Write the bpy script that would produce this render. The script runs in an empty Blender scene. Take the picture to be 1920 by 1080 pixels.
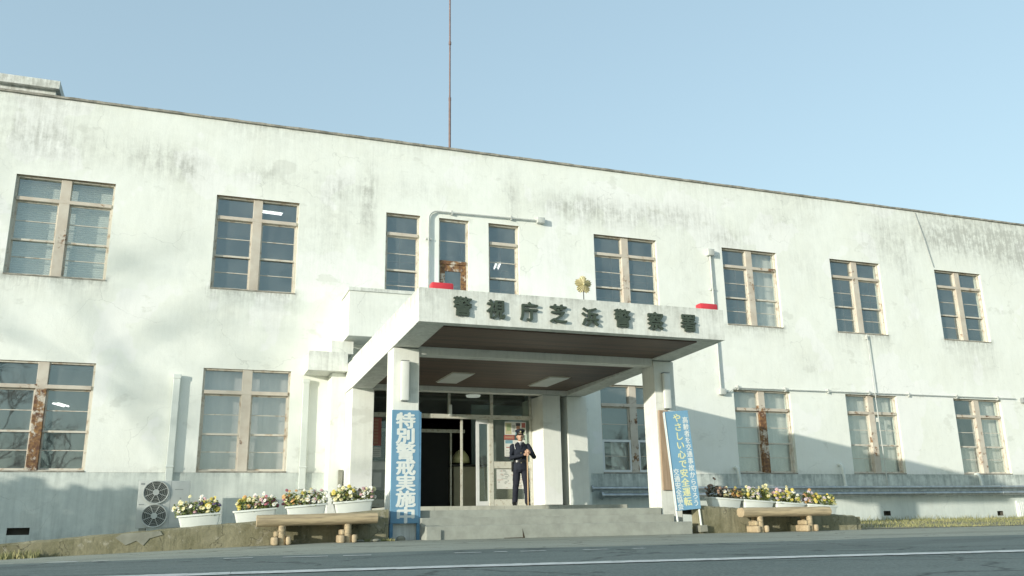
import bpy, bmesh, math, random
from mathutils import Vector, Matrix, Quaternion
R = math.radians
scene = bpy.context.scene
col = scene.collection
rnd = random.Random(7)

# ------------------------------------------------------------------ helpers
def tag(o, label=None, cat=None, group=None, kind=None):
    if label: o['label'] = label
    if cat: o['category'] = cat
    if group: o['group'] = group
    if kind: o['kind'] = kind
    return o

def thing(name, label, cat, loc=(0, 0, 0), rot=(0, 0, 0), group=None):
    o = bpy.data.objects.new(name, None)
    col.objects.link(o)
    o.location = loc
    o.rotation_euler = rot
    o.empty_display_size = 0.2
    return tag(o, label, cat, group)

class MB:
    """collects shapes; build() links them as ONE mesh object"""
    def __init__(s):
        s.v = []; s.f = []; s.m = []; s.cur = 0
    def add(s, vs, fs, M=None):
        b = len(s.v)
        for v in vs:
            v = Vector(v)
            if M is not None: v = M @ v
            s.v.append(v)
        for f in fs:
            s.f.append([b + i for i in f]); s.m.append(s.cur)
        return s
    def box(s, x0, x1, y0, y1, z0, z1, M=None, bev=0.0):
        if bev <= 0:
            vs = [(x0,y0,z0),(x1,y0,z0),(x1,y1,z0),(x0,y1,z0),(x0,y0,z1),(x1,y0,z1),(x1,y1,z1),(x0,y1,z1)]
            fs = [(0,3,2,1),(4,5,6,7),(0,1,5,4),(1,2,6,5),(2,3,7,6),(3,0,4,7)]
            return s.add(vs, fs, M)
        bm = bmesh.new()
        bmesh.ops.create_cube(bm, size=1)
        for v in bm.verts:
            v.co = Vector(((x0+x1)/2 + v.co.x*(x1-x0), (y0+y1)/2 + v.co.y*(y1-y0), (z0+z1)/2 + v.co.z*(z1-z0)))
        bmesh.ops.bevel(bm, geom=bm.edges[:], offset=bev, segments=2, affect='EDGES', profile=0.5)
        bm.verts.index_update()
        vs = [v.co.copy() for v in bm.verts]; fs = [[v.index for v in f.verts] for f in bm.faces]
        bm.free()
        return s.add(vs, fs, M)
    def hexa(s, pts, M=None):
        """8 corners, bottom four then top four"""
        fs = [(0,3,2,1),(4,5,6,7),(0,1,5,4),(1,2,6,5),(2,3,7,6),(3,0,4,7)]
        return s.add(pts, fs, M)
    def loft(s, rings, M=None, caps=True):
        n = len(rings[0]); vs = [p for r in rings for p in r]; fs = []
        for k in range(len(rings)-1):
            for i in range(n):
                j = (i+1) % n
                fs.append((k*n+i, k*n+j, (k+1)*n+j, (k+1)*n+i))
        if caps:
            fs.append(tuple(reversed(range(n)))); fs.append(tuple((len(rings)-1)*n+i for i in range(n)))
        return s.add(vs, fs, M)
    def tube(s, pts, r, n=10, M=None):
        """tapered tube through pts; r number or list"""
        pts = [Vector(p) for p in pts]
        if not hasattr(r, '__len__'): r = [r]*len(pts)
        rings = []; ref = None
        for i, p in enumerate(pts):
            a = pts[max(0, i-1)]; b = pts[min(len(pts)-1, i+1)]
            d = (b-a).normalized()
            if ref is None:
                ref = d.orthogonal().normalized()
            else:
                ref = (ref - d*ref.dot(d))
                ref = ref.normalized() if ref.length > 1e-6 else d.orthogonal().normalized()
            q = d.cross(ref)
            rings.append([p + (ref*math.cos(2*math.pi*k/n) + q*math.sin(2*math.pi*k/n))*r[i] for k in range(n)])
        return s.loft(rings, M)
    def ell(s, c, rx, ry, rz, nu=12, nv=8, M=None):
        rings = []
        for j in range(nv+1):
            t = -math.pi/2 + math.pi*(j+0.0)/nv
            t = max(min(t, math.pi/2-0.02), -math.pi/2+0.02)
            rings.append([(c[0]+rx*math.cos(t)*math.cos(2*math.pi*k/nu), c[1]+ry*math.cos(t)*math.sin(2*math.pi*k/nu), c[2]+rz*math.sin(t)) for k in range(nu)])
        return s.loft(rings, M)
    def rings_z(s, rows, n=16, M=None):
        """rows of (cx,cy,z,rx,ry)"""
        return s.loft([[(cx+rx*math.cos(2*math.pi*k/n), cy+ry*math.sin(2*math.pi*k/n), z) for k in range(n)] for cx,cy,z,rx,ry in rows], M)
    def prism(s, poly, y0, y1, M=None):
        """poly in x,z, extruded along y"""
        n = len(poly)
        vs = [(x, y0, z) for x, z in poly] + [(x, y1, z) for x, z in poly]
        fs = [tuple(range(n)), tuple(reversed(range(n, 2*n)))] + [((i+1) % n, i, n+i, n+(i+1) % n) for i in range(n)]
        return s.add(vs, fs, M)
    def mesh(s, name, mats, smooth=False, fix=True):
        me = bpy.data.meshes.new(name)
        me.from_pydata([tuple(v) for v in s.v], [], s.f)
        if not isinstance(mats, (list, tuple)): mats = [mats]
        for m in mats: me.materials.append(m)
        if len(mats) > 1: me.polygons.foreach_set('material_index', s.m)
        if fix:
            bm = bmesh.new(); bm.from_mesh(me)
            bmesh.ops.recalc_face_normals(bm, faces=bm.faces[:])
            bm.to_mesh(me); bm.free()
        if smooth:
            me.shade_smooth() if smooth is True else me.shade_smooth()
            if smooth is not True: me.set_sharp_from_angle(angle=R(smooth))
        return me
    def build(s, name, mats, parent=None, smooth=False, fix=True):
        o = bpy.data.objects.new(name, s.mesh(name, mats, smooth, fix))
        col.objects.link(o)
        if parent is not None: o.parent = parent
        return o

def copy_tree(o, parent=None):
    c = o.copy(); col.objects.link(c)
    if parent is not None: c.parent = parent
    for ch in list(o.children): copy_tree(ch, c)
    return c

# ------------------------------------------------------------------ materials
def newmat(name):
    m = bpy.data.materials.new(name); m.use_nodes = True
    nt = m.node_tree
    return m, nt, nt.nodes['Principled BSDF']

def N(nt, t, **kw):
    n = nt.nodes.new(t)
    for k, v in kw.items():
        if k.startswith('i_'): n.inputs[k[2:].replace('_', ' ')].default_value = v
        else: setattr(n, k, v)
    return n

def obj_vec(nt, scale=(1, 1, 1)):
    tc = N(nt, 'ShaderNodeTexCoord'); mp = N(nt, 'ShaderNodeMapping')
    mp.inputs['Scale'].default_value = scale
    nt.links.new(tc.outputs['Object'], mp.inputs['Vector'])
    return mp.outputs['Vector']

def noise(nt, vec, scale, detail=4, rough=0.6):
    n = N(nt, 'ShaderNodeTexNoise'); n.inputs['Scale'].default_value = scale
    n.inputs['Detail'].default_value = detail; n.inputs['Roughness'].default_value = rough
    nt.links.new(vec, n.inputs['Vector'])
    return n.outputs['Fac']

def ramp(nt, fac, p0, p1, a=0.0, b=1.0):
    n = N(nt, 'ShaderNodeMapRange'); n.inputs['From Min'].default_value = p0; n.inputs['From Max'].default_value = p1
    n.inputs['To Min'].default_value = a; n.inputs['To Max'].default_value = b
    nt.links.new(fac, n.inputs['Value']); return n.outputs['Result']

def math_(nt, op, a, b):
    n = N(nt, 'ShaderNodeMath', operation=op)
    for i, v in enumerate((a, b)):
        if isinstance(v, (int, float)): n.inputs[i].default_value = v
        else: nt.links.new(v, n.inputs[i])
    n.use_clamp = op in ('MULTIPLY', 'ADD') and False
    return n.outputs[0]

def mixc(nt, fac, a, b):
    n = N(nt, 'ShaderNodeMix', data_type='RGBA')
    if isinstance(fac, (int, float)): n.inputs['Factor'].default_value = fac
    else: nt.links.new(fac, n.inputs['Factor'])
    for k, v in ((6, a), (7, b)):
        if isinstance(v, (tuple, list)): n.inputs[k].default_value = (*v[:3], 1)
        else: nt.links.new(v, n.inputs[k])
    return n.outputs[2]

def bump(nt, bs, h, dist=0.01, strength=0.5):
    b = N(nt, 'ShaderNodeBump'); b.inputs['Distance'].default_value = dist; b.inputs['Strength'].default_value = strength
    nt.links.new(h, b.inputs['Height']); nt.links.new(b.outputs['Normal'], bs.inputs['Normal'])

def simple(name, c, rough=0.6, c2=None, scale=6, metal=0.0, bmp=0.0, stretch=(1, 1, 1), p0=0.35, p1=0.65, spec=0.5):
    m, nt, bs = newmat(name)
    bs.inputs['Roughness'].default_value = rough; bs.inputs['Metallic'].default_value = metal
    bs.inputs['Specular IOR Level'].default_value = spec
    if c2 is None: c2 = tuple(v*0.86 for v in c)
    v = obj_vec(nt, stretch)
    f = noise(nt, v, scale)
    nt.links.new(mixc(nt, ramp(nt, f, p0, p1), c, c2), bs.inputs['Base Color'])
    if bmp: bump(nt, bs, noise(nt, v, scale*4), bmp)
    return m

def emit(name, c, s):
    m, nt, bs = newmat(name)
    bs.inputs['Base Color'].default_value = (*c, 1)
    bs.inputs['Emission Color'].default_value = (*c, 1); bs.inputs['Emission Strength'].default_value = s
    return m

def wall_material(name, base, warm, dark, streak_amt=0.35, bmp=0.006):
    """painted render; the vertex attribute 'grime' holds how dirty the paint is there"""
    m, nt, bs = newmat(name)
    bs.inputs['Roughness'].default_value = 0.85; bs.inputs['Specular IOR Level'].default_value = 0.25
    v = obj_vec(nt)
    big = noise(nt, v, 0.7, 5, 0.6)
    c = mixc(nt, ramp(nt, big, 0.38, 0.66), base, warm)
    mid = noise(nt, v, 3.3, 6, 0.7)
    c = mixc(nt, ramp(nt, mid, 0.5, 0.75, 0, 0.35), c, tuple(x*0.86 for x in base))
    pt = noise(nt, v, 0.42, 4, 0.55)
    c = mixc(nt, ramp(nt, pt, 0.555, 0.57, 0, .55), c, tuple(min(.86, x*1.07) for x in base))
    pt2 = noise(nt, obj_vec(nt, (1, 1, 1.6)), 0.9, 7, 0.6)
    c = mixc(nt, ramp(nt, pt2, 0.60, 0.64, 0, .6), c, tuple(x*.84 for x in warm))
    sv = obj_vec(nt, (5.0, 5.0, 0.45))
    st = noise(nt, sv, 1.6, 6, 0.7)
    sv2 = obj_vec(nt, (16, 16, 1.1))
    st2 = noise(nt, sv2, 1.0, 4, 0.7)
    blot = noise(nt, v, 4.2, 8, 0.75)
    at = N(nt, 'ShaderNodeAttribute', attribute_name='grime')
    g = at.outputs['Fac']
    k = math_(nt, 'ADD', math_(nt, 'MULTIPLY', ramp(nt, st, 0.40, 0.66), 0.6), math_(nt, 'MULTIPLY', ramp(nt, blot, 0.42, 0.62), 0.6))
    k = math_(nt, 'ADD', k, math_(nt, 'MULTIPLY', ramp(nt, st2, 0.45, 0.75), 0.35))
    f = math_(nt, 'MULTIPLY', g, k)
    f2 = math_(nt, 'ADD', f, math_(nt, 'MULTIPLY', ramp(nt, st2, 0.5, 0.8), streak_amt*0.2))
    f2 = math_(nt, 'MINIMUM', f2, 0.80)
    c = mixc(nt, f2, c, dark)
    # small flaked patches that show the older coat underneath
    fl = noise(nt, v, 9.0, 8, 0.8)
    flm = math_(nt, 'MULTIPLY', ramp(nt, fl, 0.60, 0.63), ramp(nt, big, 0.45, 0.6, 0, 0.35))
    c = mixc(nt, flm, c, tuple(x*0.80 for x in base))
    # hairline cracks
    vo = N(nt, 'ShaderNodeTexVoronoi', feature='DISTANCE_TO_EDGE'); vo.inputs['Scale'].default_value = 0.5
    wv = N(nt, 'ShaderNodeVectorMath', operation='ADD'); nz = N(nt, 'ShaderNodeTexNoise'); nz.inputs['Scale'].default_value = 1.4
    nz.inputs['Detail'].default_value = 6
    nt.links.new(v, nz.inputs['Vector']); nt.links.new(v, wv.inputs[0]); nt.links.new(nz.outputs['Color'], wv.inputs[1])
    nt.links.new(wv.outputs[0], vo.inputs['Vector'])
    cr = math_(nt, 'MULTIPLY', ramp(nt, vo.outputs['Distance'], 0.0, 0.006, 1, 0), ramp(nt, big, 0.48, 0.58, 0, 0.4))
    c = mixc(nt, cr, c, tuple(x*0.5 for x in base))
    nt.links.new(c, bs.inputs['Base Color'])
    h = math_(nt, 'ADD', noise(nt, v, 2.2, 8, 0.6), math_(nt, 'MULTIPLY', noise(nt, v, 40, 4), 0.12))
    bump(nt, bs, h, bmp*4, 0.6)
    return m

def timber_paint(name, rust, top=None):
    """cream paint flaking off brown timber"""
    m, nt, bs = newmat(name)
    bs.inputs['Roughness'].default_value = 0.7
    v = obj_vec(nt, (1, 1, 1))
    f = noise(nt, v, 5.5, 8, 0.75)
    big = noise(nt, v, 1.3, 2)
    f = math_(nt, 'ADD', math_(nt, 'MULTIPLY', f, 0.65), math_(nt, 'MULTIPLY', big, 0.35))
    t = 0.66 - 0.22*rust
    if top:
        sz = N(nt, 'ShaderNodeSeparateXYZ'); nt.links.new(v, sz.inputs[0])
        f = math_(nt, 'SUBTRACT', f, ramp(nt, sz.outputs['Z'], top[0], top[1], 0, .2))
    w = mixc(nt, ramp(nt, noise(nt, v, 14, 5), 0.3, 0.6), (0.34, 0.19, 0.07), (0.11, 0.05, 0.03))
    c = mixc(nt, ramp(nt, noise(nt, v, 3, 5), 0.35, 0.7), (0.60, 0.55, 0.47), (0.50, 0.43, 0.35))
    c = mixc(nt, ramp(nt, f, t, t+0.05), c, w)
    nt.links.new(c, bs.inputs['Base Color'])
    bump(nt, bs, f, 0.006, 0.5)
    return m

def glass_material(name, tint, ior, dust=.06):
    m, nt, bs = newmat(name)
    nt.nodes.remove(bs)
    out = nt.nodes['Material Output']
    tr = N(nt, 'ShaderNodeBsdfTransparent'); tr.inputs['Color'].default_value = (*tint, 1)
    gl = N(nt, 'ShaderNodeBsdfGlossy'); gl.inputs['Roughness'].default_value = 0.02
    gl.inputs['Color'].default_value = (0.84, 0.97, 1, 1)
    f0 = ((ior-1)/(ior+1))**2
    lw = N(nt, 'ShaderNodeLayerWeight'); lw.inputs['Blend'].default_value = 0.5
    fac = math_(nt, 'ADD', f0, math_(nt, 'MULTIPLY', math_(nt, 'POWER', lw.outputs['Facing'], 5.0), 1-f0))
    mx = N(nt, 'ShaderNodeMixShader')
    v = obj_vec(nt); bp = N(nt, 'ShaderNodeBump'); bp.inputs['Strength'].default_value = 0.12; bp.inputs['Distance'].default_value = 0.01
    nt.links.new(noise(nt, v, 2.0, 1), bp.inputs['Height']); nt.links.new(bp.outputs['Normal'], gl.inputs['Normal'])
    df = N(nt, 'ShaderNodeBsdfDiffuse'); df.inputs['Color'].default_value = (.62, .64, .61, 1)
    md = N(nt, 'ShaderNodeMixShader'); nt.links.new(ramp(nt, noise(nt, obj_vec(nt, (1, 1, .5)), 2.2, 6, .65), .35, .7, dust*.4, dust*1.5), md.inputs[0])
    nt.links.new(tr.outputs[0], md.inputs[1]); nt.links.new(df.outputs[0], md.inputs[2])
    nt.links.new(fac, mx.inputs[0]); nt.links.new(md.outputs[0], mx.inputs[1]); nt.links.new(gl.outputs[0], mx.inputs[2])
    nt.links.new(mx.outputs[0], out.inputs['Surface'])
    return m

def blind_material(name, c, freq, amt):
    m, nt, bs = newmat(name)
    bs.inputs['Roughness'].default_value = 0.8
    v = obj_vec(nt)
    sp = N(nt, 'ShaderNodeSeparateXYZ'); nt.links.new(v, sp.inputs[0])
    s = math_(nt, 'SINE', math_(nt, 'MULTIPLY', sp.outputs['Z'], freq), 0)
    f = ramp(nt, s, -1, 1)
    cc = mixc(nt, f, c, tuple(x*amt for x in c))
    nt.links.new(mixc(nt, ramp(nt, noise(nt, v, 1.5), 0.4, 0.7, 0, 0.3), cc, tuple(x*0.8 for x in c)), bs.inputs['Base Color'])
    bump(nt, bs, s, 0.01, 0.5)
    return m

def curtain_material(name, c):
    m, nt, bs = newmat(name)
    bs.inputs['Roughness'].default_value = 0.9
    v = obj_vec(nt, (1, 1, 0.15))
    nt.links.new(mixc(nt, ramp(nt, noise(nt, v, 7), 0.35, 0.7), c, tuple(x*0.82 for x in c)), bs.inputs['Base Color'])
    return m

def plank_material(name, a, b, pitch, axis='Y'):
    m, nt, bs = newmat(name)
    bs.inputs['Roughness'].default_value = 0.55
    v = obj_vec(nt)
    sp = N(nt, 'ShaderNodeSeparateXYZ'); nt.links.new(v, sp.inputs[0])
    fr = math_(nt, 'FRACT', math_(nt, 'DIVIDE', sp.outputs[axis], pitch), 0)
    gap = ramp(nt, math_(nt, 'ABSOLUTE', math_(nt, 'SUBTRACT', fr, 0.5), 0), 0.44, 0.48)
    fl = math_(nt, 'FLOOR', math_(nt, 'DIVIDE', sp.outputs[axis], pitch), 0)
    wn = N(nt, 'ShaderNodeTexWhiteNoise', noise_dimensions='1D'); nt.links.new(fl, wn.inputs['W'])
    gr = noise(nt, obj_vec(nt, (1.2, 14, 14) if axis == 'Y' else (14, 1.2, 14)), 2.0, 5)
    c = mixc(nt, math_(nt, 'MULTIPLY', math_(nt, 'ADD', wn.outputs['Value'], ramp(nt, gr, 0.3, 0.7)), 0.5), a, b)
    c = mixc(nt, gap, c, tuple(x*0.25 for x in b))
    nt.links.new(c, bs.inputs['Base Color'])
    return m

def asphalt(name, a, b, bmp=0.01, dusty=None):
    m, nt, bs = newmat(name)
    bs.inputs['Roughness'].default_value = 0.85; bs.inputs['Specular IOR Level'].default_value = 0.3
    v = obj_vec(nt)
    c = mixc(nt, ramp(nt, noise(nt, v, 0.5, 6, 0.65), 0.35, 0.65), a, b)
    tr = noise(nt, obj_vec(nt, (0.06, 1.6, 1)), 1.0, 4, 0.6)           # wheel tracks along the road
    c = mixc(nt, ramp(nt, tr, 0.42, 0.66, 0, 0.5), c, tuple(x*1.25 for x in b))
    c = mixc(nt, ramp(nt, noise(nt, v, 48, 3, 0.75), 0.46, 0.66, 0, 0.75), c, tuple(x*1.7 for x in b))
    vo = N(nt, 'ShaderNodeTexVoronoi', feature='DISTANCE_TO_EDGE'); vo.inputs['Scale'].default_value = .55
    nzz = N(nt, 'ShaderNodeTexNoise'); nzz.inputs['Scale'].default_value = 1.6; nzz.inputs['Detail'].default_value = 7
    ad = N(nt, 'ShaderNodeVectorMath', operation='ADD'); nt.links.new(v, ad.inputs[0]); nt.links.new(v, nzz.inputs['Vector']); nt.links.new(nzz.outputs['Color'], ad.inputs[1]); nt.links.new(ad.outputs[0], vo.inputs['Vector'])
    c = mixc(nt, ramp(nt, vo.outputs['Distance'], 0, .02, .75, 0), c, tuple(x*.35 for x in a))
    c = mixc(nt, ramp(nt, noise(nt, obj_vec(nt, (.35, .8, 1)), .8, 3, .5), .57, .59, 0, .3), c, tuple(x*.65 for x in a))
    if dusty: c = mixc(nt, ramp(nt, noise(nt, v, 2.4, 7, 0.7), 0.45, 0.7, 0, 0.6), c, dusty)
    nt.links.new(c, bs.inputs['Base Color'])
    bump(nt, bs, noise(nt, v, 60, 3), bmp, 0.7)
    return m

M = {}
WHITE = (0.825, 0.845, 0.795)
M['wall'] = wall_material('painted_render', WHITE, (0.785, 0.80, 0.735), (0.40, 0.405, 0.37))
M['porch'] = wall_material('porch_paint', (0.81, 0.825, 0.775), (0.74, 0.755, 0.70), (0.40, 0.405, 0.365), 0.9)
M['plinth'] = wall_material('plinth_paint', (0.60, 0.645, 0.61), (0.71, 0.745, 0.69), (0.25, 0.285, 0.27), 0.6)
M['coping'] = simple('coping_concrete', (0.40, 0.375, 0.32), 0.9, (0.19, 0.18, 0.15), 5, bmp=0.02)
M['reveal'] = simple('reveal_paint', (0.74, 0.77, 0.70), 0.8, (0.64, 0.66, 0.59), 3)
M['head'] = simple('rusty_head', (0.24, 0.16, 0.09), 0.8, (0.40, 0.33, 0.24), 4)
M['frame'] = simple('frame_paint', (0.60, 0.56, 0.48), 0.65, (0.40, 0.31, 0.22), 7, p0=0.52, p1=0.68, bmp=0.003)
M['alu'] = simple('white_aluminium', (0.74, 0.76, 0.76), 0.4, (0.66, 0.68, 0.68), 3)
M['rust0'] = timber_paint('timber_faint_wear', 0.35)
M['rust1'] = timber_paint('timber_flaking', 0.55)
M['rust3'] = timber_paint('timber_bare_brown', 1.15)
M['rust2'] = timber_paint('timber_heavily_flaked', 1.0, (3.0, 3.5))
M['glass'] = glass_material('window_glass', (0.95, 0.96, 0.95), 2.05)
M['glass2'] = glass_material('entrance_glass', (0.88, 0.93, 0.90), 1.6, .045)
M['blind'] = blind_material('slatted_blind', (0.74, 0.77, 0.72), 2*math.pi/0.0501, 0.88)
M['curtain_lilac'] = curtain_material('lilac_grey_curtain', (0.72, 0.67, 0.68))
M['curtain_white'] = curtain_material('off_white_curtain', (0.79, 0.78, 0.74))
M['interior'] = simple('interior_paint', (0.44, 0.56, 0.58), 0.85, (0.38, 0.49, 0.51), 0.8)
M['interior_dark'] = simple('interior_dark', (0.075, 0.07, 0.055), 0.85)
M['doorway_dark'] = simple('doorway_shade_black', (0.012, 0.014, 0.014), 0.85)  # shade of the open doorway as a near-black colour
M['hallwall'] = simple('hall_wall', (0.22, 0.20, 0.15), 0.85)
M['roof'] = simple('roof_felt', (0.12, 0.12, 0.11), 0.9)
M['soffit'] = plank_material('soffit_planks', (0.155, 0.098, 0.066), (0.062, 0.042, 0.033), 0.12, 'Y')
M['steps'] = simple('step_concrete', (0.36, 0.375, 0.33), 0.85, (0.28, 0.29, 0.255), 4, bmp=0.004)
M['nosing'] = simple('step_nosing', (0.52, 0.52, 0.45), 0.8, (0.40, 0.40, 0.34), 4)
m, nt, bs = newmat('mossy_concrete'); M['bed'] = m; bs.inputs['Roughness'].default_value = .95
v = obj_vec(nt)
c = mixc(nt, ramp(nt, noise(nt, v, 1.6, 7, .7), .38, .62), (0.27, 0.25, 0.165), (0.16, 0.15, 0.085))
c = mixc(nt, ramp(nt, noise(nt, obj_vec(nt, (7, 7, .6)), 1.5, 5, .7), .5, .72, 0, .6), c, (0.085, 0.085, 0.05))
c = mixc(nt, ramp(nt, noise(nt, v, 6, 8, .75), .58, .64, 0, .7), c, (0.36, 0.34, 0.27))
vo = N(nt, 'ShaderNodeTexVoronoi', feature='DISTANCE_TO_EDGE'); vo.inputs['Scale'].default_value = .7
nzz = N(nt, 'ShaderNodeTexNoise'); nzz.inputs['Scale'].default_value = 2.0; nzz.inputs['Detail'].default_value = 6
ad = N(nt, 'ShaderNodeVectorMath', operation='ADD'); nt.links.new(v, ad.inputs[0]); nt.links.new(v, nzz.inputs['Vector']); nt.links.new(nzz.outputs['Color'], ad.inputs[1]); nt.links.new(ad.outputs[0], vo.inputs['Vector'])
c = mixc(nt, ramp(nt, vo.outputs['Distance'], 0, .006, .7, 0), c, (0.03, 0.03, 0.02))
nt.links.new(c, bs.inputs['Base Color']); bump(nt, bs, noise(nt, v, 9, 8, .7), .03, .7)
M['bedtop'] = simple('terrace_concrete', (0.30, 0.30, 0.25), 0.95, (0.20, 0.20, 0.16), 2.2, bmp=0.01)
M['road'] = asphalt('asphalt', (0.10, 0.128, 0.12), (0.135, 0.16, 0.148))
M['shoulder'] = asphalt('worn_forecourt', (0.23, 0.245, 0.205), (0.29, 0.30, 0.25), 0.008, (0.32, 0.325, 0.27))
M['earth'] = simple('earth', (0.27, 0.25, 0.17), 0.95, (0.18, 0.17, 0.11), 2, bmp=0.02)
M['grass'] = simple('dry_grass', (0.36, 0.33, 0.16), 0.8, (0.20, 0.22, 0.09), 3)
M['metal'] = simple('galvanised', (0.50, 0.53, 0.54), 0.38, (0.36, 0.38, 0.39), 8, metal=0.75)
M['conduit'] = simple('conduit_paint', (0.56, 0.58, 0.55), 0.5, (0.45, 0.46, 0.43), 6)
M['wire'] = simple('wire_grey', (0.30, 0.32, 0.32), 0.5)
M['cover'] = simple('white_duct_cover', (0.70, 0.74, 0.70), 0.5, (0.62, 0.66, 0.62), 3)
M['ac'] = simple('ac_casing', (0.58, 0.60, 0.57), 0.5, (0.52, 0.54, 0.51), 4)
M['acdark'] = simple('ac_inside', (0.075, 0.085, 0.075), 0.7)
M['mast'] = simple('mast_paint', (0.24, 0.15, 0.13), 0.6, (0.16, 0.10, 0.09), 5)
M['letter'] = simple('verdigris_letter', (0.062, 0.082, 0.058), 0.6, (0.04, 0.055, 0.04), 9)
M['gold'] = simple('old_gold', (0.56, 0.50, 0.28), 0.5, (0.44, 0.39, 0.22), 10, metal=0.2)
M['black'] = simple('black_metal', (0.02, 0.02, 0.02), 0.5)
M['red'] = simple('red_plastic', (0.62, 0.045, 0.06), 0.35, (0.52, 0.035, 0.05), 4)
M['lampwhite'] = simple('lamp_cover', (0.78, 0.80, 0.77), 0.35, (0.72, 0.74, 0.70), 3)
M['blue'] = simple('blue_board', (0.155, 0.315, 0.46), 0.6, (0.135, 0.285, 0.42), 3)
M['bluewood'] = simple('blue_post', (0.13, 0.29, 0.45), 0.6, (0.09, 0.22, 0.36), 9)
M['bannerblue'] = simple('banner_blue', (0.19, 0.37, 0.53), 0.6, (0.17, 0.345, 0.50), 2)
M['textwhite'] = simple('white_lettering', (0.74, 0.77, 0.74), 0.5, (0.68, 0.71, 0.68), 12)
M['textyellow'] = simple('yellow_lettering', (0.76, 0.74, 0.42), 0.5, (0.70, 0.68, 0.38), 12)
M['wood'] = simple('raw_board', (0.46, 0.34, 0.24), 0.75, (0.34, 0.24, 0.16), 3, stretch=(6, 6, 0.6))
M['log'] = simple('log', (0.50, 0.40, 0.25), 0.8, (0.25, 0.20, 0.13), 3.2, stretch=(0.7, 9, 9), bmp=0.02, p0=.4, p1=.7)
M['logend'] = simple('log_end', (0.50, 0.40, 0.26), 0.8, (0.36, 0.28, 0.18), 12)
M['plastic'] = simple('white_plastic', (0.76, 0.79, 0.75), 0.45, (0.70, 0.73, 0.69), 4)
M['soil'] = simple('soil', (0.05, 0.035, 0.02), 0.95)
M['leaf'] = simple('leaf', (0.30, 0.35, 0.10), 0.6, (0.13, 0.19, 0.05), 9)
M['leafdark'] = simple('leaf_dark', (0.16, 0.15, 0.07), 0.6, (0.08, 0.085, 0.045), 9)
for nm, c in (('yellow', (0.66, 0.54, 0.06)), ('cream', (0.72, 0.68, 0.36)), ('white', (0.76, 0.76, 0.68)), ('pink', (0.60, 0.36, 0.40)), ('lilac', (0.58, 0.50, 0.58)), ('purple', (0.07, 0.04, 0.16)), ('rose', (0.42, 0.07, 0.14)), ('orange', (0.62, 0.33, 0.09)), ('brown', (0.20, 0.12, 0.08))):
    M['fl_'+nm] = simple('petal_'+nm, tuple(v*.8+.12 for v in c), 0.6, tuple(x*0.8 for x in c), 30)
M['navy'] = simple('navy_cloth', (0.014, 0.020, 0.036), 0.85, (0.010, 0.014, 0.026), 6, bmp=0.004)
M['navy2'] = simple('trouser_cloth', (0.012, 0.015, 0.028), 0.85, (0.008, 0.010, 0.021), 6, bmp=0.004)
M['skin'] = simple('skin', (0.52, 0.33, 0.23), 0.5, (0.46, 0.28, 0.19), 12)
M['hair'] = simple('black_hair', (0.015, 0.012, 0.01), 0.5)
M['leather'] = simple('black_leather', (0.012, 0.012, 0.012), 0.35)
M['staff'] = simple('staff_wood', (0.50, 0.35, 0.20), 0.5, (0.42, 0.28, 0.15), 4, stretch=(8, 8, 0.5))
M['shirt'] = simple('white_shirt', (0.75, 0.77, 0.78), 0.7)
M['bark'] = simple('bark', (0.10, 0.075, 0.055), 0.9, (0.06, 0.045, 0.035), 5, stretch=(4, 4, 0.6), bmp=0.02)
M['hedge'] = simple('hedge_leaf', (0.05, 0.085, 0.03), 0.7, (0.03, 0.05, 0.02), 5)
M['paper'] = simple('paper', (0.62, 0.63, 0.60), 0.7, (0.56, 0.57, 0.54), 5)
M['counter'] = simple('counter_front', (0.40, 0.38, 0.28), 0.6, (0.34, 0.32, 0.24), 2)
M['linepaint'] = simple('road_line_paint', (0.64, 0.65, 0.62), 0.7, (0.26, 0.27, 0.26), 9, p0=0.48, p1=0.74)
M['tube'] = emit('lit_tube', (1.0, 1.0, 0.98), 0.55)

# ------------------------------------------------------------------ setting: ground, road
def sstep(a, b, x):
    t = max(0, min(1, (x-a)/(b-a))); return t*t*(3-2*t)
def gz(x, y):
    return 0.028*min(0, max(x, -14)-2)*sstep(-12, -8, y)

def sheet(name, xs, ys, zf, mat, label):
    b = MB(); nx = len(xs)
    b.add([(x, y, zf(x, y)) for y in ys for x in xs],
          [(j*nx+i, j*nx+i+1, (j+1)*nx+i+1, (j+1)*nx+i) for j in range(len(ys)-1) for i in range(nx-1)])
    o = b.build(name, mat, smooth=True, fix=False)
    o['kind'] = 'structure'
    return o
xs = [-300, -120, -50, -25] + [-16 + i*0.5 for i in range(110)] + [45, 80, 150, 300]
ys = [-300, -120, -60, -35] + [-28 + i*0.4 for i in range(80)] + [10, 40, 120, 300]
sheet('ground', xs, ys, gz, M['shoulder'], '')
def road_edge(x): return -11.75 - 0.012*(x-4)**2*0.4 + 0.10*math.sin(x*0.9) + 0.06*math.sin(x*2.3+1)
b = MB()
rx = [-300, -100, -40] + [-20 + 0.4*i for i in range(125)] + [60, 120, 300]
def rzf(x, y): return gz(x, y) + 0.005
NR = 12
pts = []
for x in rx:
    y1 = road_edge(max(-14, min(x, 22)))
    for k in range(NR+1):
        y = y1 + (-30 - y1)*k/NR
        pts.append((x, y, rzf(x, y)))
b.add(pts, [(i*(NR+1)+k, i*(NR+1)+k+1, (i+1)*(NR+1)+k+1, (i+1)*(NR+1)+k) for i in range(len(rx)-1) for k in range(NR)])
o = b.build('road', M['road'], smooth=True); o['kind'] = 'structure'

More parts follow.
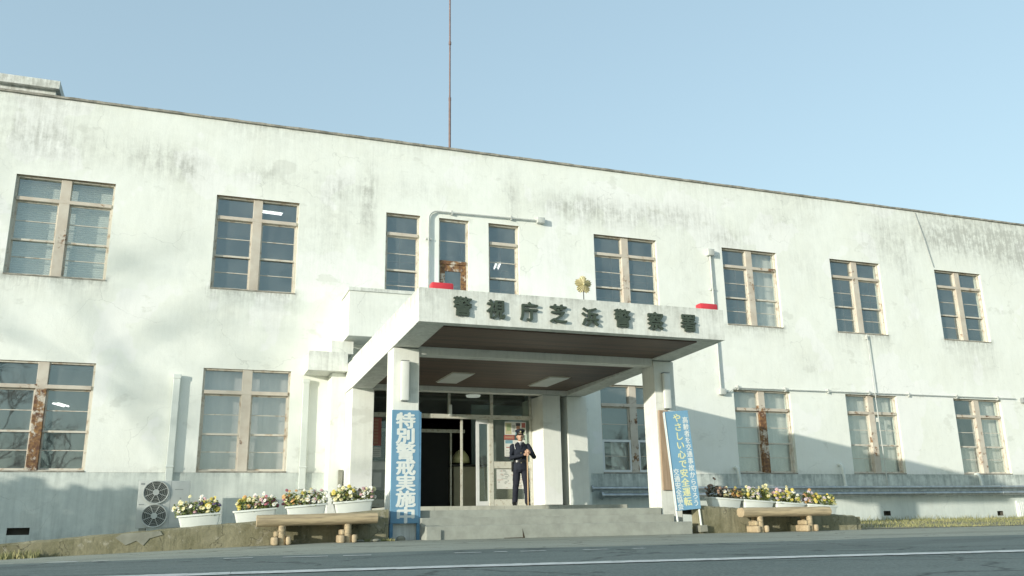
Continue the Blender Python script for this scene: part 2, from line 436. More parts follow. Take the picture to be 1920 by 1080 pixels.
def road_line(name, path, w, z, broken=None, seed=1):
    b = MB(); r2 = random.Random(seed)
    P = [Vector((x, y, 0)) for x, y in path]
    # resample
    out = []
    for a, c in zip(P, P[1:]):
        n = max(1, int((c-a).length/0.12))
        out += [a + (c-a)*k/n for k in range(n)]
    out.append(P[-1])
    for a, c in zip(out, out[1:]):
        if broken and r2.random() < broken: continue
        d = (c-a).normalized(); q = Vector((-d.y, d.x, 0))
        w1 = w*(0.5 + (r2.random()-0.5)*0.10); w2 = w*(0.5 + (r2.random()-0.5)*0.10)
        vs = [a-q*w1, c-q*w1, c+q*w2, a+q*w2]
        b.add([(v.x, v.y, gz(v.x, v.y)+z) for v in vs], [(0, 1, 2, 3)])
    o = b.build(name, M['linepaint'], fix=False); o['kind'] = 'structure'
    return o
road_line('road_line', [(-1.2, -14.78), (0.28, -14.84), (1.5, -14.95), (2.75, -15.10), (4.1, -15.29), (5.82, -15.55), (8.5, -16.1), (13, -17.4), (22, -21)], 0.27, 0.010, 0.0, 3)
road_line('worn_road_line', [(-1.2, -11.9), (0.7, -12.35), (1.35, -12.45), (2.6, -12.6), (4.2, -12.8)], 0.10, 0.010, 0.66, 5)

# ------------------------------------------------------------------ the building
X0, X1, ZT = -9.6, 31.0, 9.86
building = thing('office_building', 'long two-storey building with stained off-white rendered walls, flaking timber windows and an entrance canopy', 'building', (0, 0, 0))
UP = [(-4.09, -2.07), (0.14, 2.07), (10.04, 12.0), (14.17, 16.08), (18.04, 19.96), (22.19, 24.16)]
NAR = [(4.23, 5.12), (5.62, 6.43), (6.97, 7.83)]
LO = [(-4.09, -2.07), (0.14, 2.07), (10.04, 12.0), (14.17, 16.08), (18.04, 19.96), (22.19, 24.16)]
holes = [(a, c, 5.60, 7.92) for a, c in UP+NAR] + [(a, c, 1.42, 3.74) for a, c in LO] + [(3.86, 7.9, 0.62, 3.36)]

def axis(lo, hi, cuts, step):
    cs = sorted({lo, hi, *[round(c, 4) for c in cuts if lo < c < hi]})
    out = []
    for a, c in zip(cs, cs[1:]):
        n = max(1, round((c-a)/step)); out += [a+(c-a)*k/n for k in range(n)]
    return out + [hi]

blobs = [ # x, z, rx, rz, strength
    (-3.3, 8.75, 0.9, 0.5, .55), (-1.2, 8.65, 0.9, 0.45, .7), (-0.55, 8.5, 0.25, 0.35, .5), (3.78, 8.1, 0.16, 0.95, 1.0), (3.1, 8.4, 0.6, 0.35, .55),
    (1.2, 8.55, 0.8, 0.3, .45), (7.66, 8.8, 0.22, 0.7, .6), (10.6, 8.55, 1.7, 0.40, .75), (9.3, 8.75, 1.0, 0.4, .5), (12.8, 8.75, 1.2, .35, .5), (14.5, 8.2, 0.7, 0.35, .7),
    (20.3, 8.8, 0.8, 0.9, .65), (23.0, 9.05, 1.5, 0.55, 1.0), (25.6, 9.15, 1.9, 0.65, 1.25), (21.0, 8.0, 0.35, 0.6, .4), (27, 8.6, 1.5, .8, .8),
    (16.3, 9.0, 1.2, .3, .3), (-4.2, 8.9, .8, .5, .4), (5.0, 8.6, 1.2, .4, .25), (2.9, 7.4, .7, .9, .35), (-0.5, 7.4, .5, 1.2, .16), (8.9, 7.2, .6, .8, .18), (13.0, 7.2, .5, 1.3, .2), (17.0, 7.6, .6, .5, .3), (21.1, 6.8, .4, .9, .2), (16.9, 4.6, .7, .4, .25), (12.6, 5.2, 1.0, .5, .22), (2.3, 6.9, .5, .9, .12), (23.5, 4.9, 1.1, .5, .28), (0.9, 4.9, 2.2, .6, .14)]
def grime(x, z):
    g = 0.0
    for bx, bz, rx_, rz_, s in blobs:
        d = ((x-bx)/rx_)**2 + ((z-bz)/rz_)**2
        if d < 7: g += s*math.exp(-d)
    md = .5 + .5*math.sin(x*.83+1.3*math.sin(x*.37)) * math.sin(x*.29+2)
    g += (.12+.55*md*md)*math.exp(-((ZT-z)/(.12+.25*md))) + 0.20*md*math.exp(-((ZT-z)/0.9))
    for a, c in UP:
        if a-0.2 < x < c+0.2 and z <= 5.62:
            e = min(1, (x-a+0.2)/0.2, (c+0.2-x)/0.2)
            g += e*(0.95 if a < 1 or a > 13 else 0.4)*math.exp(-((5.6-z)/0.22))
    if z < 1.7: g += 0.35*math.exp(-((z-1.42)/0.07))
    return min(1.2, g)

def grid_wall(name, x0, x1, z0, z1, hs, y, mat, parent, gf, step=0.16):
    xs = axis(x0, x1, [h[0] for h in hs]+[h[1] for h in hs], step)
    zs = axis(z0, z1, [h[2] for h in hs]+[h[3] for h in hs], step)
    b = MB(); nx = len(xs)
    b.v = [Vector((x, y, z)) for z in zs for x in xs]
    for j in range(len(zs)-1):
        zc = (zs[j]+zs[j+1])/2
        for i in range(nx-1):
            xc = (xs[i]+xs[i+1])/2
            if any(h[0] < xc < h[1] and h[2] < zc < h[3] for h in hs): continue
            b.f.append([j*nx+i, j*nx+i+1, (j+1)*nx+i+1, (j+1)*nx+i]); b.m.append(0)
    o = b.build(name, mat, parent, fix=False)
    at = o.data.attributes.new('grime', 'FLOAT', 'POINT')
    at.data.foreach_set('value', [gf(v.x, v.z) for v in b.v])
    return o
grid_wall('wall', X0, X1, 1.42, ZT, holes, 0.0, M['wall'], building, grime)
def set_grime(o, f):
    at = o.data.attributes.new('grime', 'FLOAT', 'POINT')
    at.data.foreach_set('value', [f(v.co) for v in o.data.vertices])
    return o
# plinth, 3 cm proud of the wall
def gpl(x, z):
    g = 0.20 + 0.45*math.exp(-((1.42-z)/0.08)) + 0.30*math.exp(-(z/0.25))
    if x > 9: g += 0.38*sstep(0.70, 0.85, z)
    if x > 9 and z < .75: g -= 0.18
    return max(0, min(1.2, g))
vents = [(-3.37, -2.96, .17, .31), (18.90, 19.15, .25, .38), (23.25, 23.48, .19, .33)]
pl = grid_wall('plinth', X0, X1, -0.5, 1.415, vents + [(3.0, 8.9, -0.5, 1.5)], -0.03, M['plinth'], building, gpl, 0.12)
b = MB()
b.box(X0, 3.0, -0.028, 0.06, 1.40, 1.418); b.box(8.9, X1, -0.028, 0.06, 1.40, 1.418)
b.build('plinth_ledge', M['coping'], building)
for a, c, z0, z1 in vents:
    b = MB(); b.box(a, c, 0.12, 0.14, z0, z1); b.box(a-.02, a, -0.025, .12, z0, z1); b.box(c, c+.02, -0.025, .12, z0, z1); b.box(a, c, -0.025, .12, z0-.02, z0); b.box(a, c, -0.025, .12, z1, z1+.02)
    v_ = b.build('floor_vent', M['interior_dark'], building)
# painted sides and rusty head of an opening belong to its window
def reveal(a, c, z0, z1, parent):
    b = MB()
    b.box(a-.02, a, .004, .3, z0, z1); b.box(c, c+.02, .004, .3, z0, z1); b.box(a-.02, c+.02, .004, .3, z0-.02, z0)
    b.build('reveal', M['reveal'], parent)
    b = MB(); b.box(a-.02, c+.02, .004, .3, z1, z1+.02); b.build('window_head', M['head'], parent)
# coping on the parapet
b = MB(); n = 240; r3 = random.Random(4)
rings = []
for i in range(n+1):
    x = X0 + (X1-X0)*i/n; dz = (r3.random()-.5)*0.014; dy = (r3.random()-.5)*0.012
    rings.append([(x, -0.045+dy, ZT+.002), (x, .34, ZT+.002), (x, .34, ZT+.065+dz), (x, -0.045+dy, ZT+.055+dz)])
b.loft(rings); b.build('coping', M['coping'], building)
# roof, rear and end walls, inner parapet
b = MB()
b.add([(X0,0.0,-.5),(X0,10,-.5),(X0,10,ZT),(X0,0.0,ZT)], [(0,1,2,3)])
b.add([(X1,0.0,-.5),(X1,10,-.5),(X1,10,ZT),(X1,0.0,ZT)], [(3,2,1,0)])
b.add([(X0,10,-.5),(X1,10,-.5),(X1,10,ZT),(X0,10,ZT)], [(0,1,2,3)])
o = b.build('end_and_rear_wall', M['wall'], building, fix=False); set_grime(o, lambda v: 0.15)
b = MB(); b.box(X0+.01, X1-.01, 0.30, 9.99, 9.3, 9.42); b.build('roof', M['roof'], building)
b = MB(); b.box(X0+.01, X1-.01, .29, .335, 9.44, ZT); b.build('inner_parapet', M['coping'], building)
# rooftop block
b = MB(); b.box(-9.4, -4.05, 3.0, 8.0, 9.4, 11.46)
rb = b.build('rooftop_block', M['wall'], building); set_grime(rb, lambda v: 0.75)
b = MB(); b.box(-9.6, -3.95, 2.85, 8.15, 11.46, 11.69, bev=.01); o = b.build('rooftop_slab', M['porch'], rb); set_grime(o, lambda v: 0.9)
# rooms behind the windows
b = MB()
for z0, z1 in ((0.60, 4.30), (4.60, 8.36)):
    if z0 < 1:
        spans = [(X0+.1, 3.2), (8.95, X1-.1)]
    else: spans = [(X0+.1, 3.4), (3.45, 9.2), (9.25, X1-.1)]
    for a, c in spans:
        b.add([(a,.30,z0),(c,.30,z0),(c,4.5,z0),(a,4.5,z0)], [(0,1,2,3)])
        b.add([(a,.30,z1),(c,.30,z1),(c,4.5,z1),(a,4.5,z1)], [(3,2,1,0)])
        b.add([(a,4.5,z0),(c,4.5,z0),(c,4.5,z1),(a,4.5,z1)], [(0,1,2,3)])
        b.add([(a,.30,z0),(a,4.5,z0),(a,4.5,z1),(a,.30,z1)], [(0,1,2,3)])
        b.add([(c,.30,z0),(c,4.5,z0),(c,4.5,z1),(c,.30,z1)], [(3,2,1,0)])
        # back of the front wall, between openings
        hs = [h for h in holes[:-1] if h[2] > z0 and h[3] < z1 and h[0] > a and h[1] < c]
        px = a
        for h in sorted(hs):
            b.add([(px,.302,z0),(h[0],.302,z0),(h[0],.302,z1),(px,.302,z1)], [(0,1,2,3)])
            b.add([(h[0],.302,z0),(h[1],.302,z0),(h[1],.302,h[2]),(h[0],.302,h[2])], [(0,1,2,3)])
            b.add([(h[0],.302,h[3]),(h[1],.302,h[3]),(h[1],.302,z1),(h[0],.302,z1)], [(0,1,2,3)])
            px = h[1]
        b.add([(px,.302,z0),(c,.302,z0),(c,.302,z1),(px,.302,z1)], [(0,1,2,3)])
b.build('room', M['interior'], building, fix=False)
# corridor glazing inside the rooms, seen dimly through the panes
b = MB()
for a, c in ((4.0, 8.6), (10.2, 13.4), (14.2, 19.8), (21, 24.5)):
    k = a
    while k < c:
        b.box(k, k+.035, 3.0, 3.03, 4.62, 8.34); k += 0.62
    for z in (6.4, 6.95, 7.55): b.box(a, c, 3.035, 3.06, z, z+.03)
b.build('corridor_screen', simple('screen_paint', (0.62, 0.64, 0.62), .6), building)

# ------------------------------------------------------------------ windows
def shadow_box(b, x0, x1, y0, y1, z0, z1): b.box(x0, x1, y0, y1, z0, z1)

def window(xl, xr, z0, z1, rust='rust0', cover=None, single=False, alu=False, rec=0.10, cover_r=None, lowcover=None):
    f = MB(); g = MB()
    H = z1-z0; fy0, fy1 = rec-.01, rec+.09
    # outer frame
    f.box(xl, xl+.045, fy0, fy1, z0, z1); f.box(xr-.045, xr, fy0, fy1, z0, z1)
    f.box(xl+.045, xr-.045, fy0-.01, fy1, z1-.04, z1); f.box(xl+.045, xr-.045, fy0-.02, fy1+.02, z0, z0+.045)
    zt = z1 - 0.225*H; zm = z0 + 0.365*H
    tr = MB(); tr.box(xl+.045, xr-.045, fy0-.035, fy1-.002, zt-.055, zt+.03, bev=.008)
    bays = [(xl+.045, xr-.045)] if single else [(xl+.045, (xl+xr)/2-.11), ((xl+xr)/2+.11, xr-.045)]
    for a, c in bays:
        gy = rec+.05
        for (s0, s1, y, lowr) in ((zt-.055, zm-.02, gy, .045), (zm+.02, z0+.045, gy+.035, .05)):
            top, bot = max(s0, s1), min(s0, s1)
            is_low = bot < zm-.1
            f_ = f
            f.box(a, a+.03, y-.018, y+.018, bot, top); f.box(c-.03, c, y-.018, y+.018, bot, top)
            f.box(a+.03, c-.03, y-.018, y+.018, top-.035, top); f.box(a+.03, c-.03, y-.018, y+.018, bot, bot+.04)
            mid = (top+bot)/2
            f.box(a+.03, c-.03, y-.012, y+.012, mid-.009, mid+.009)
            g.box(a+.031, c-.031, y-.003, y+.003, bot+.041, mid-.0095); g.box(a+.031, c-.031, y-.003, y+.003, mid+.0095, top-.036)
        # meeting rails
        f.box(a+.001, c-.001, gy-.03, gy+.012, zm-.022, zm+.022)
        g.box(a+.001, c-.001, gy-.003, gy+.003, zt+.031, z1-.041)
    w = f.build('window', M['frame'], building)
    reveal(xl, xr, z0, z1, w)
    tr.build('transom', M['rust1' if rust == 'rust2' else rust], w)
    if not single:
        m = MB(); xm = (xl+xr)/2
        m.box(xm-.108, xm+.108, fy0-.03, fy1+.01, z0+.002, z1-.002, bev=.008)
        m.build('mullion', M[rust], w)
    g.build('pane', M['glass'], w)
    s = MB(); s.box(xl+.003, xr-.003, -.015, fy0-.022, z0+.002, z0+.03); s.build('sill', M['coping'], w)
    if alu:
        al = MB()
        for a, c in bays:
            al.box(a-.005, a+.045, fy0-.012, fy0+.016, z0+.045, zm+.03); al.box(c-.045, c+.005, fy0-.012, fy0+.016, z0+.045, zm+.03)
            al.box(a+.045, c-.045, fy0-.012, fy0+.016, z0+.045, z0+.10); al.box(a+.045, c-.045, fy0-.012, fy0+.016, zm-.03, zm+.03)
        al.build('lower_sash', M['alu'], w)
    def drape(a, c, zb, zt_, kind):
        d = MB(); y = 0.36
        if kind == 'blind':
            k = zb
            while k < zt_-.05:
                d.add([(a, y-.003, k), (c, y-.003, k), (c, y+.003, k+.0500), (a, y+.003, k+.0500)], [(0, 1, 2, 3)])
                d.add([(a, y+.003, k+.0500), (c, y+.003, k+.0500), (c, y-.003, k+.0501), (a, y-.003, k+.0501)], [(0, 1, 2, 3)]); k += .0501
            d.box(a, c, y+.004, y+.007, zb, zt_)
            return d.build('blind', M['blind'], w)
        n = max(8, int((c-a)/.035)); top = []; bot = []
        for i in range(n+1):
            x = a+(c-a)*i/n; yy = y + .005*math.sin(i*1.15+a) + .006*math.sin(i*0.17+a)
            top.append((x, yy, zt_)); bot.append((x, yy, zb))
        d.add(bot+top, [(i, i+1, n+2+i, n+1+i) for i in range(n)])
        d.add([(x, yy+.004, z) for x, yy, z in bot+top], [(n+1+i, n+2+i, i+1, i) for i in range(n)])
        return d.build('curtain', M['curtain_'+kind], w, smooth=True, fix=False)
    for cv, (a, c) in zip((cover, cover_r) if not single else (cover,), ((xl-.05, (xl+xr)/2), ((xl+xr)/2+.005, xr+.05)) if not single else ((xl-.05, xr+.05),)):
        if cv: drape(a, c, z0-.02, z1+.03, cv)
    if lowcover:
        for a, c in lowcover: drape(a, c, z0-.02, zm+.01, 'white')
    return w
# upper floor
window(*UP[0], 5.60, 7.92, 'rust0', 'blind', cover_r='blind')
window(*UP[1], 5.60, 7.92, 'rust0')
for a, c in (NAR[0], NAR[2]): window(a, c, 5.60, 7.92, 'rust0', single=True)
# the middle narrow one is a peeling door with a tall fanlight
a, c = NAR[1]; z0, z1 = 5.62, 7.92
f = MB(); f.box(a, a+.05, .09, .19, z0, z1); f.box(c-.05, c, .09, .19, z0, z1); f.box(a+.05, c-.05, .08, .19, z1-.05, z1); f.box(a+.05, c-.05, .11, .15, 7.33, 7.35)
bd = f.build('balcony_door', M['frame'], building)
reveal(a, c, 5.60, z1, bd)
d = MB(); d.box(a+.05, c-.05, .07, .19, 6.71, 6.80); d.box(a+.05, a+.19, .10, .15, z0, 6.71); d.box(c-.19, c-.05, .10, .15, z0, 6.71); d.box(a+.19, c-.19, .10, .15, 6.53, 6.71); d.box(a+.19, c-.19, .10, .15, z0, z0+.3)
d.build('door_leaf', M['rust3'], bd)
g = MB(); g.box(a+.19, c-.19, .122, .128, z0+.3, 6.53); g.box(a+.051, c-.051, .122, .128, 6.80, 7.33); g.box(a+.051, c-.051, .122, .128, 7.351, z1-.051)
g.build('pane', M['glass'], bd)
window(*UP[2], 5.60, 7.92, 'rust0')
window(*UP[3], 5.60, 7.92, 'rust1', None, cover_r='white')
window(*UP[4], 5.60, 7.92, 'rust0')
window(*UP[5], 5.60, 7.92, 'rust0')
# ground floor
window(*LO[0], 1.42, 3.74, 'rust2', rec=.06)
window(*LO[1], 1.42, 3.74, 'rust0', 'lilac', cover_r='lilac', rec=.06)
window(*LO[2], 1.42, 3.74, 'rust1', alu=True, lowcover=[(10.45, 10.98)])
window(*LO[3], 1.42, 3.74, 'rust2', 'white', cover_r='white')
window(*LO[4], 1.42, 3.74, 'rust1', 'white', cover_r='white')
window(*LO[5], 1.42, 3.74, 'rust1', None, cover_r='white', lowcover=[(22.4, 23.15)])

# ------------------------------------------------------------------ entrance: balcony block, slab, piers, canopy, columns
CX0, CX1, CYF = 3.25, 8.92, -7.5
def cb(y): return 3.37 - 0.030*(y+7.5)           # underside of the side beams falls a little towards the wall
def gtop(zt, s=.7, base=.22): return lambda v: base + s*math.exp(-abs(zt-v.z)/.18)
def fine(b_obj, gf, cuts=14):
    bm = bmesh.new(); bm.from_mesh(b_obj.data)
    bmesh.ops.subdivide_edges(bm, edges=[e for e in bm.edges if e.calc_length() > .35], cuts=cuts, use_grid_fill=True)
    bm.to_mesh(b_obj.data); bm.free(); set_grime(b_obj, gf); return b_obj
b = MB(); b.box(3.2, 8.95, -1.05, -.002, 4.45, 5.52)
o = b.build('balcony', M['porch'], building); fine(o, lambda v: .10)
bal = o
b = MB(); b.box(3.17, 8.98, -1.08, -.003, 5.52, 5.60); fine(b.build('balcony_coping', M['porch'], bal), lambda v: .7)
b = MB(); b.box(2.36, 3.249, -.80, -.002, 3.66, 4.10); fine(b.build('eaves_slab', M['porch'], building), gtop(4.1, .5, .35))
b = MB(); b.box(2.9, 3.4, -.6, -.002, 4.101, 4.40); fine(b.build('eaves_block', M['porch'], building), lambda v: .35)
# canopy
b = MB()
SB = .46
for x0, x1 in ((CX0, CX0+SB), (CX1-SB, CX1)):
    b.hexa([(x0,CYF+.2,cb(CYF+.2)),(x1,CYF+.2,cb(CYF+.2)),(x1,-1.4,cb(-1.4)),(x0,-1.4,cb(-1.4)),(x0,CYF+.2,3.928),(x1,CYF+.2,3.928),(x1,-1.4,3.86),(x0,-1.4,3.86)])
    b.box(x0+.003, x1-.003, -1.4, -.004, 3.20, 3.83)
b.box(CX0-.002, CX1+.002, CYF, CYF+.20, cb(CYF), 3.93)          # front fascia between the side beams
b.box(CX0+SB, CX1-SB, CYF+.20, -.005, 3.42, 3.74)                      # roof slab
canopy = b.build('entrance_canopy', M['porch'], building); fine(canopy, lambda v: .36 + .55*math.exp(-abs(3.93-v.z)/.16) + (.10 if v.z < 3.45 else 0), 20)
b = MB(); b.box(CX0+SB+.001, CX1-SB-.001, -5.62, -5.33, 3.205, 3.42); fine(b.build('cross_beam', M['porch'], canopy), lambda v: .15)
b = MB(); b.box(CX0+SB+.001, CX1-SB-.001, -1.40, -1.12, 3.20, 3.42); fine(b.build('cross_beam', M['porch'], canopy), lambda v: .15)
b = MB(); b.box(CX0+SB+.002, CX1-SB-.002, -7.29, -5.622, 3.345, 3.415); b.box(CX0+SB+.002, CX1-SB-.002, -5.328, -1.402, 3.30, 3.415); b.box(CX0+SB+.002, CX1-SB-.002, -1.118, .6, 3.375, 3.415)
b.build('soffit', M['soffit'], canopy)
for x0, x1 in ((3.252, 3.73), (8.47, 8.918)):
    b = MB(); b.box(x0, x1, -5.65, -5.16, -.1, cb(-5.4)-.012, bev=.012)
    fine(b.build('column', M['porch'], canopy), lambda v: .10 + .3*math.exp(-max(0, v.z)/.3))
# piers either side of the doors
for x0, x1, y0 in ((3.27, 3.76, -1.42), (7.83, 8.29, -1.36), (8.50, 9.02, -1.30)):
    b = MB(); b.box(x0, x1, y0, -.004, -.1 if x0 < 4 or x0 > 8.4 else .63, 3.19, bev=.01)
    fine(b.build('pier', M['wall'], building), lambda v: .12)
b = MB(); b.box(2.93, 3.268, -.55, -.003, -.1, 3.655, bev=.006); fine(b.build('pier', M['wall'], building), lambda v: .15)
b = MB(); b.box(9.03, 9.55, -.28, -.003, -.1, 3.6, bev=.006); fine(b.build('pier', M['wall'], building), lambda v: .10)
b = MB(); b.box(3.15, 3.24, -.66, -.56, .2, 1.45); b.build('short_post', M['bedtop'], building)
# entrance hall behind the glazing
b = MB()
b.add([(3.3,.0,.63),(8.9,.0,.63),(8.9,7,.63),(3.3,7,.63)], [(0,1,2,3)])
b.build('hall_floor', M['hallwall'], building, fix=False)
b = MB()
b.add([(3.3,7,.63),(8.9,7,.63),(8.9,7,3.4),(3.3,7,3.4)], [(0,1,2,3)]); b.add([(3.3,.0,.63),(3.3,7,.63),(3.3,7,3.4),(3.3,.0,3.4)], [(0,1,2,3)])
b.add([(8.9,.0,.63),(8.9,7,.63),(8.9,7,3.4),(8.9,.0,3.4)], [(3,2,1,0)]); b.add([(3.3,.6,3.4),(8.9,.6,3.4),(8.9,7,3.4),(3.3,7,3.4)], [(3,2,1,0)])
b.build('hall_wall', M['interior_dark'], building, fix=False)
b = MB(); b.box(3.4, 6.0, .36, .40, .64, 2.42); b.build('doorway_shade_panel', M['doorway_dark'], building)  # black panel stands in for the shade inside the open doorway
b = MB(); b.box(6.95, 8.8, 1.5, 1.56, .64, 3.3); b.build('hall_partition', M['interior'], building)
# glazed screen with sliding doors
GY = -.62
fr = M['alu']
gm = simple('weathered_metal_frame', (0.58, 0.58, 0.51), .5, (0.40, 0.36, 0.28), 14, p0=.52, p1=.7)
b = MB()
b.box(3.77, 7.83, GY-.05, GY+.05, 2.66, 2.76); b.box(3.77, 7.83, GY-.03, GY+.03, 3.28, 3.375)
for x, w_ in ((3.80, .05), (5.02, .04), (6.77, .10), (7.79, .06)): b.box(x-w_/2, x+w_/2, GY-.032, GY+.032, .63, 2.66)
for x, w_ in ((5.72, .06), (6.79, .07), (3.80, .05), (7.79, .06)): b.box(x-w_/2, x+w_/2, GY-.028, GY+.028, 2.76, 3.28)
b.box(6.83, 7.76, GY-.03, GY+.03, 1.50, 1.66); b.box(6.83, 7.76, GY-.03, GY+.03, .63, .78); b.box(3.83, 5.0, GY-.03, GY+.03, .63, .80)
scr = b.build('entrance_screen', gm, building)
g = MB(); g.box(3.83, 5.0, GY-.003, GY+.003, .80, 2.66); g.box(6.83, 7.76, GY-.003, GY+.003, .78, 1.50); g.box(6.83, 7.76, GY-.003, GY+.003, 1.66, 2.66)
for a, c in ((3.83, 5.69), (5.75, 6.75), (6.83, 7.76)): g.box(a, c, GY-.003, GY+.003, 2.76, 3.28)
g.build('pane', M['glass2'], scr)
b = MB(); b.box(5.69, 5.77, GY-.11, GY-.052, 2.72, 2.98, bev=.01); b.build('sensor', M['lampwhite'], scr)
for x0, x1, yy, mt in ((6.42, 6.76, GY+.085, fr),):
    b = MB(); w1 = .075 if mt is fr else .03
    b.box(x0, x0+w1, yy-.02, yy+.02, .64, 2.655); b.box(x1-.05, x1, yy-.02, yy+.02, .64, 2.655); b.box(x0+w1, x1-.05, yy-.02, yy+.02, 2.56, 2.655); b.box(x0+w1, x1-.05, yy-.02, yy+.02, .64, .74)
    dr = b.build('sliding_door', mt, building)
    g = MB(); g.box(x0+w1, x1-.05, yy-.003, yy+.003, .74, 2.56); g.build('pane', M['glass2'], dr)
b = MB(); b.box(6.03, 6.08, GY+.06, GY+.10, .60, 2.655); b.build('door_post', gm, building)
b = MB(); b.box(3.9, 6.4, .30, .34, 2.42, 2.50); b.box(6.02, 6.06, .30, .34, .64, 2.42); b.build('inner_door_frame', gm, building)
# entrance steps
b = MB()
b.box(3.735, 8.77, -6.20, -5.901, -.15, .22, bev=.008); b.box(3.735, 8.58, -5.90, -5.681, -.15, .355, bev=.008); b.box(3.735, 8.44, -5.68, -3.201, -.15, .48, bev=.008)
b.box(3.74, 3.98, -6.235, -6.201, -.1, .16)
b.box(3.77, 8.46, -3.2, -.003, -.15, .572); b.box(8.46, 9.02, -3.2, -.7, -.15, .572)
ck = MB(); ck.prism([(5.44, .0), (5.475, .0), (5.43, .16)], -6.2022, -6.199); ck.prism([(5.1, .0), (5.46, .0), (5.46, .012), (5.1, .008)], -6.2024, -6.199)
stp = thing('entrance_steps', 'wide grey concrete steps rising between the columns to the glass doors', 'steps', (0, 0, 0))
b.build('tread', M['steps'], stp); ck.build('crack', M['soil'], stp)
b = MB(); k = 3.78
while k < 9.0:
    b.box(k, min(k+.296, 9.0), -3.215, -2.9, .482, .59); k += .30
b.box(3.77, 9.02, -2.899, -.05, .573, .588)
b.build('nosing', M['nosing'], stp)

# ------------------------------------------------------------------ pipes and wiring fixed to the wall (parts of the building)
def arc(c, r, a0, a1, n, plane='xz', y=0):
    return [(c[0]+r*math.cos(a0+(a1-a0)*k/n), y, c[1]+r*math.sin(a0+(a1-a0)*k/n)) for k in range(n+1)]
def clips(b, pts, r):
    for x, z, vert in pts:
        if vert: b.box(x-.07, x+.07, -.07, -.003, z-.02, z+.02)
        else: b.box(x-.02, x+.02, -.07, -.003, z-.06, z+.06)
b = MB(); y = -.055
b.tube([(5.33, y, 5.61), (5.33, y, 7.85)] + arc((5.55, 7.85), .22, math.pi, math.pi/2, 6, y=y)[1:] + [(8.33, y, 8.115)], [.028]*2+[.027]*3+[.022]*4, 10)
clips(b, [(5.33, 7.3, True), (5.95, 8.08, False), (7.6, 8.11, False)], .04)
cd = b.build('conduit', M['conduit'], building, smooth=40)
b = MB(); b.box(8.33, 8.55, -.13, -.002, 8.04, 8.20, bev=.015); b.build('junction_box', M['conduit'], cd, smooth=40)
b = MB(); b.tube([(13.72, y, 7.66), (13.73, y, 3.74)], .026, 10); clips(b, [(13.725, 6.6, True), (13.725, 5.2, True)], .03)
b.tube([(13.83, y, 3.63), (14.0, y, 3.66), (14.2, y, 3.78), (24.75, y, 3.80)], .015, 8)
clips(b, [(x, 3.79, False) for x in (14.3, 15.9, 17.4, 18.9, 20.4, 22.3, 24.0)], .03)
cd = b.build('conduit', M['conduit'], building, smooth=40)
b = MB(); b.box(13.62, 13.83, -.14, -.002, 7.60, 7.80, bev=.015); b.build('junction_box', M['conduit'], cd, smooth=40)
b = MB(); b.box(13.66, 13.86, -.13, -.002, 3.57, 3.74, bev=.015); b.build('junction_box', M['conduit'], cd, smooth=40)
b = MB(); b.box(25.0, 25.5, -.13, -.002, 3.68, 3.84, bev=.01); b.build('junction_box', M['wire'], building)
b = MB(); b.tube([(19.04, -.09, 5.58), (19.12, -.09, 1.0)], .014, 8); clips(b, [(19.06, 5.5, False), (19.09, 3.0, False)], .02); b.build('drain_rod', M['conduit'], building, smooth=40)
b = MB(); b.tube([(21.72, -.02, 9.82), (21.95, -.04, 8.9), (22.16, -.03, 8.0)], .012, 6); b.build('cable', M['wire'], building)
for x in (-.40, 2.42):
    b = MB(); b.box(x-.075, x+.075, -.11, -.033, 1.05, 3.53, bev=.012); b.box(x-.085, x+.085, -.12, -.033, 3.46, 3.56, bev=.012); b.box(x-.085, x+.085, -.12, -.033, 1.52, 1.56, bev=.008)
    b.build('duct_cover', M['cover'], building)
for z, r, xs_ in ((1.035, .048, 9.56), (.865, .058, 9.82)):
    b = MB(); b.tube([(xs_, -.26, z), (20, -.26, z-.002), (30.6, -.26, z)], r, 14)
    b.tube([(xs_-.02, -.26, z), (xs_+.03, -.26, z)], r*1.75, 16)
    k = 14.0
    while k < 30: b.tube([(k, -.26, z), (k+.05, -.26, z)], r*1.18, 14); b.box(k+.01, k+.04, -.24, -.032, z-.02, z+.02); k += 3.1
    b.build('steam_pipe', M['metal'], building, smooth=40)
for x, z in ((14.0, 1.58), (17.5, 1.68), (22.6, 1.42)):
    b = MB(); b.tube([(x, -.02, z), (x, -.10, z+.01), (x, -.16, z-.04), (x, -.18, z-.12), (x+.02, -.19, 1.08)], .045, 10); b.build('vent_pipe', M['cover'], building, smooth=40)
b = MB(); b.box(24.05, 24.6, -.09, -.032, .10, .62); 
for k in range(6): b.box(24.10+k*.08, 24.14+k*.08, -.11, -.092, .16, .56)
b.build('louvre_panel', M['lampwhite'], building)

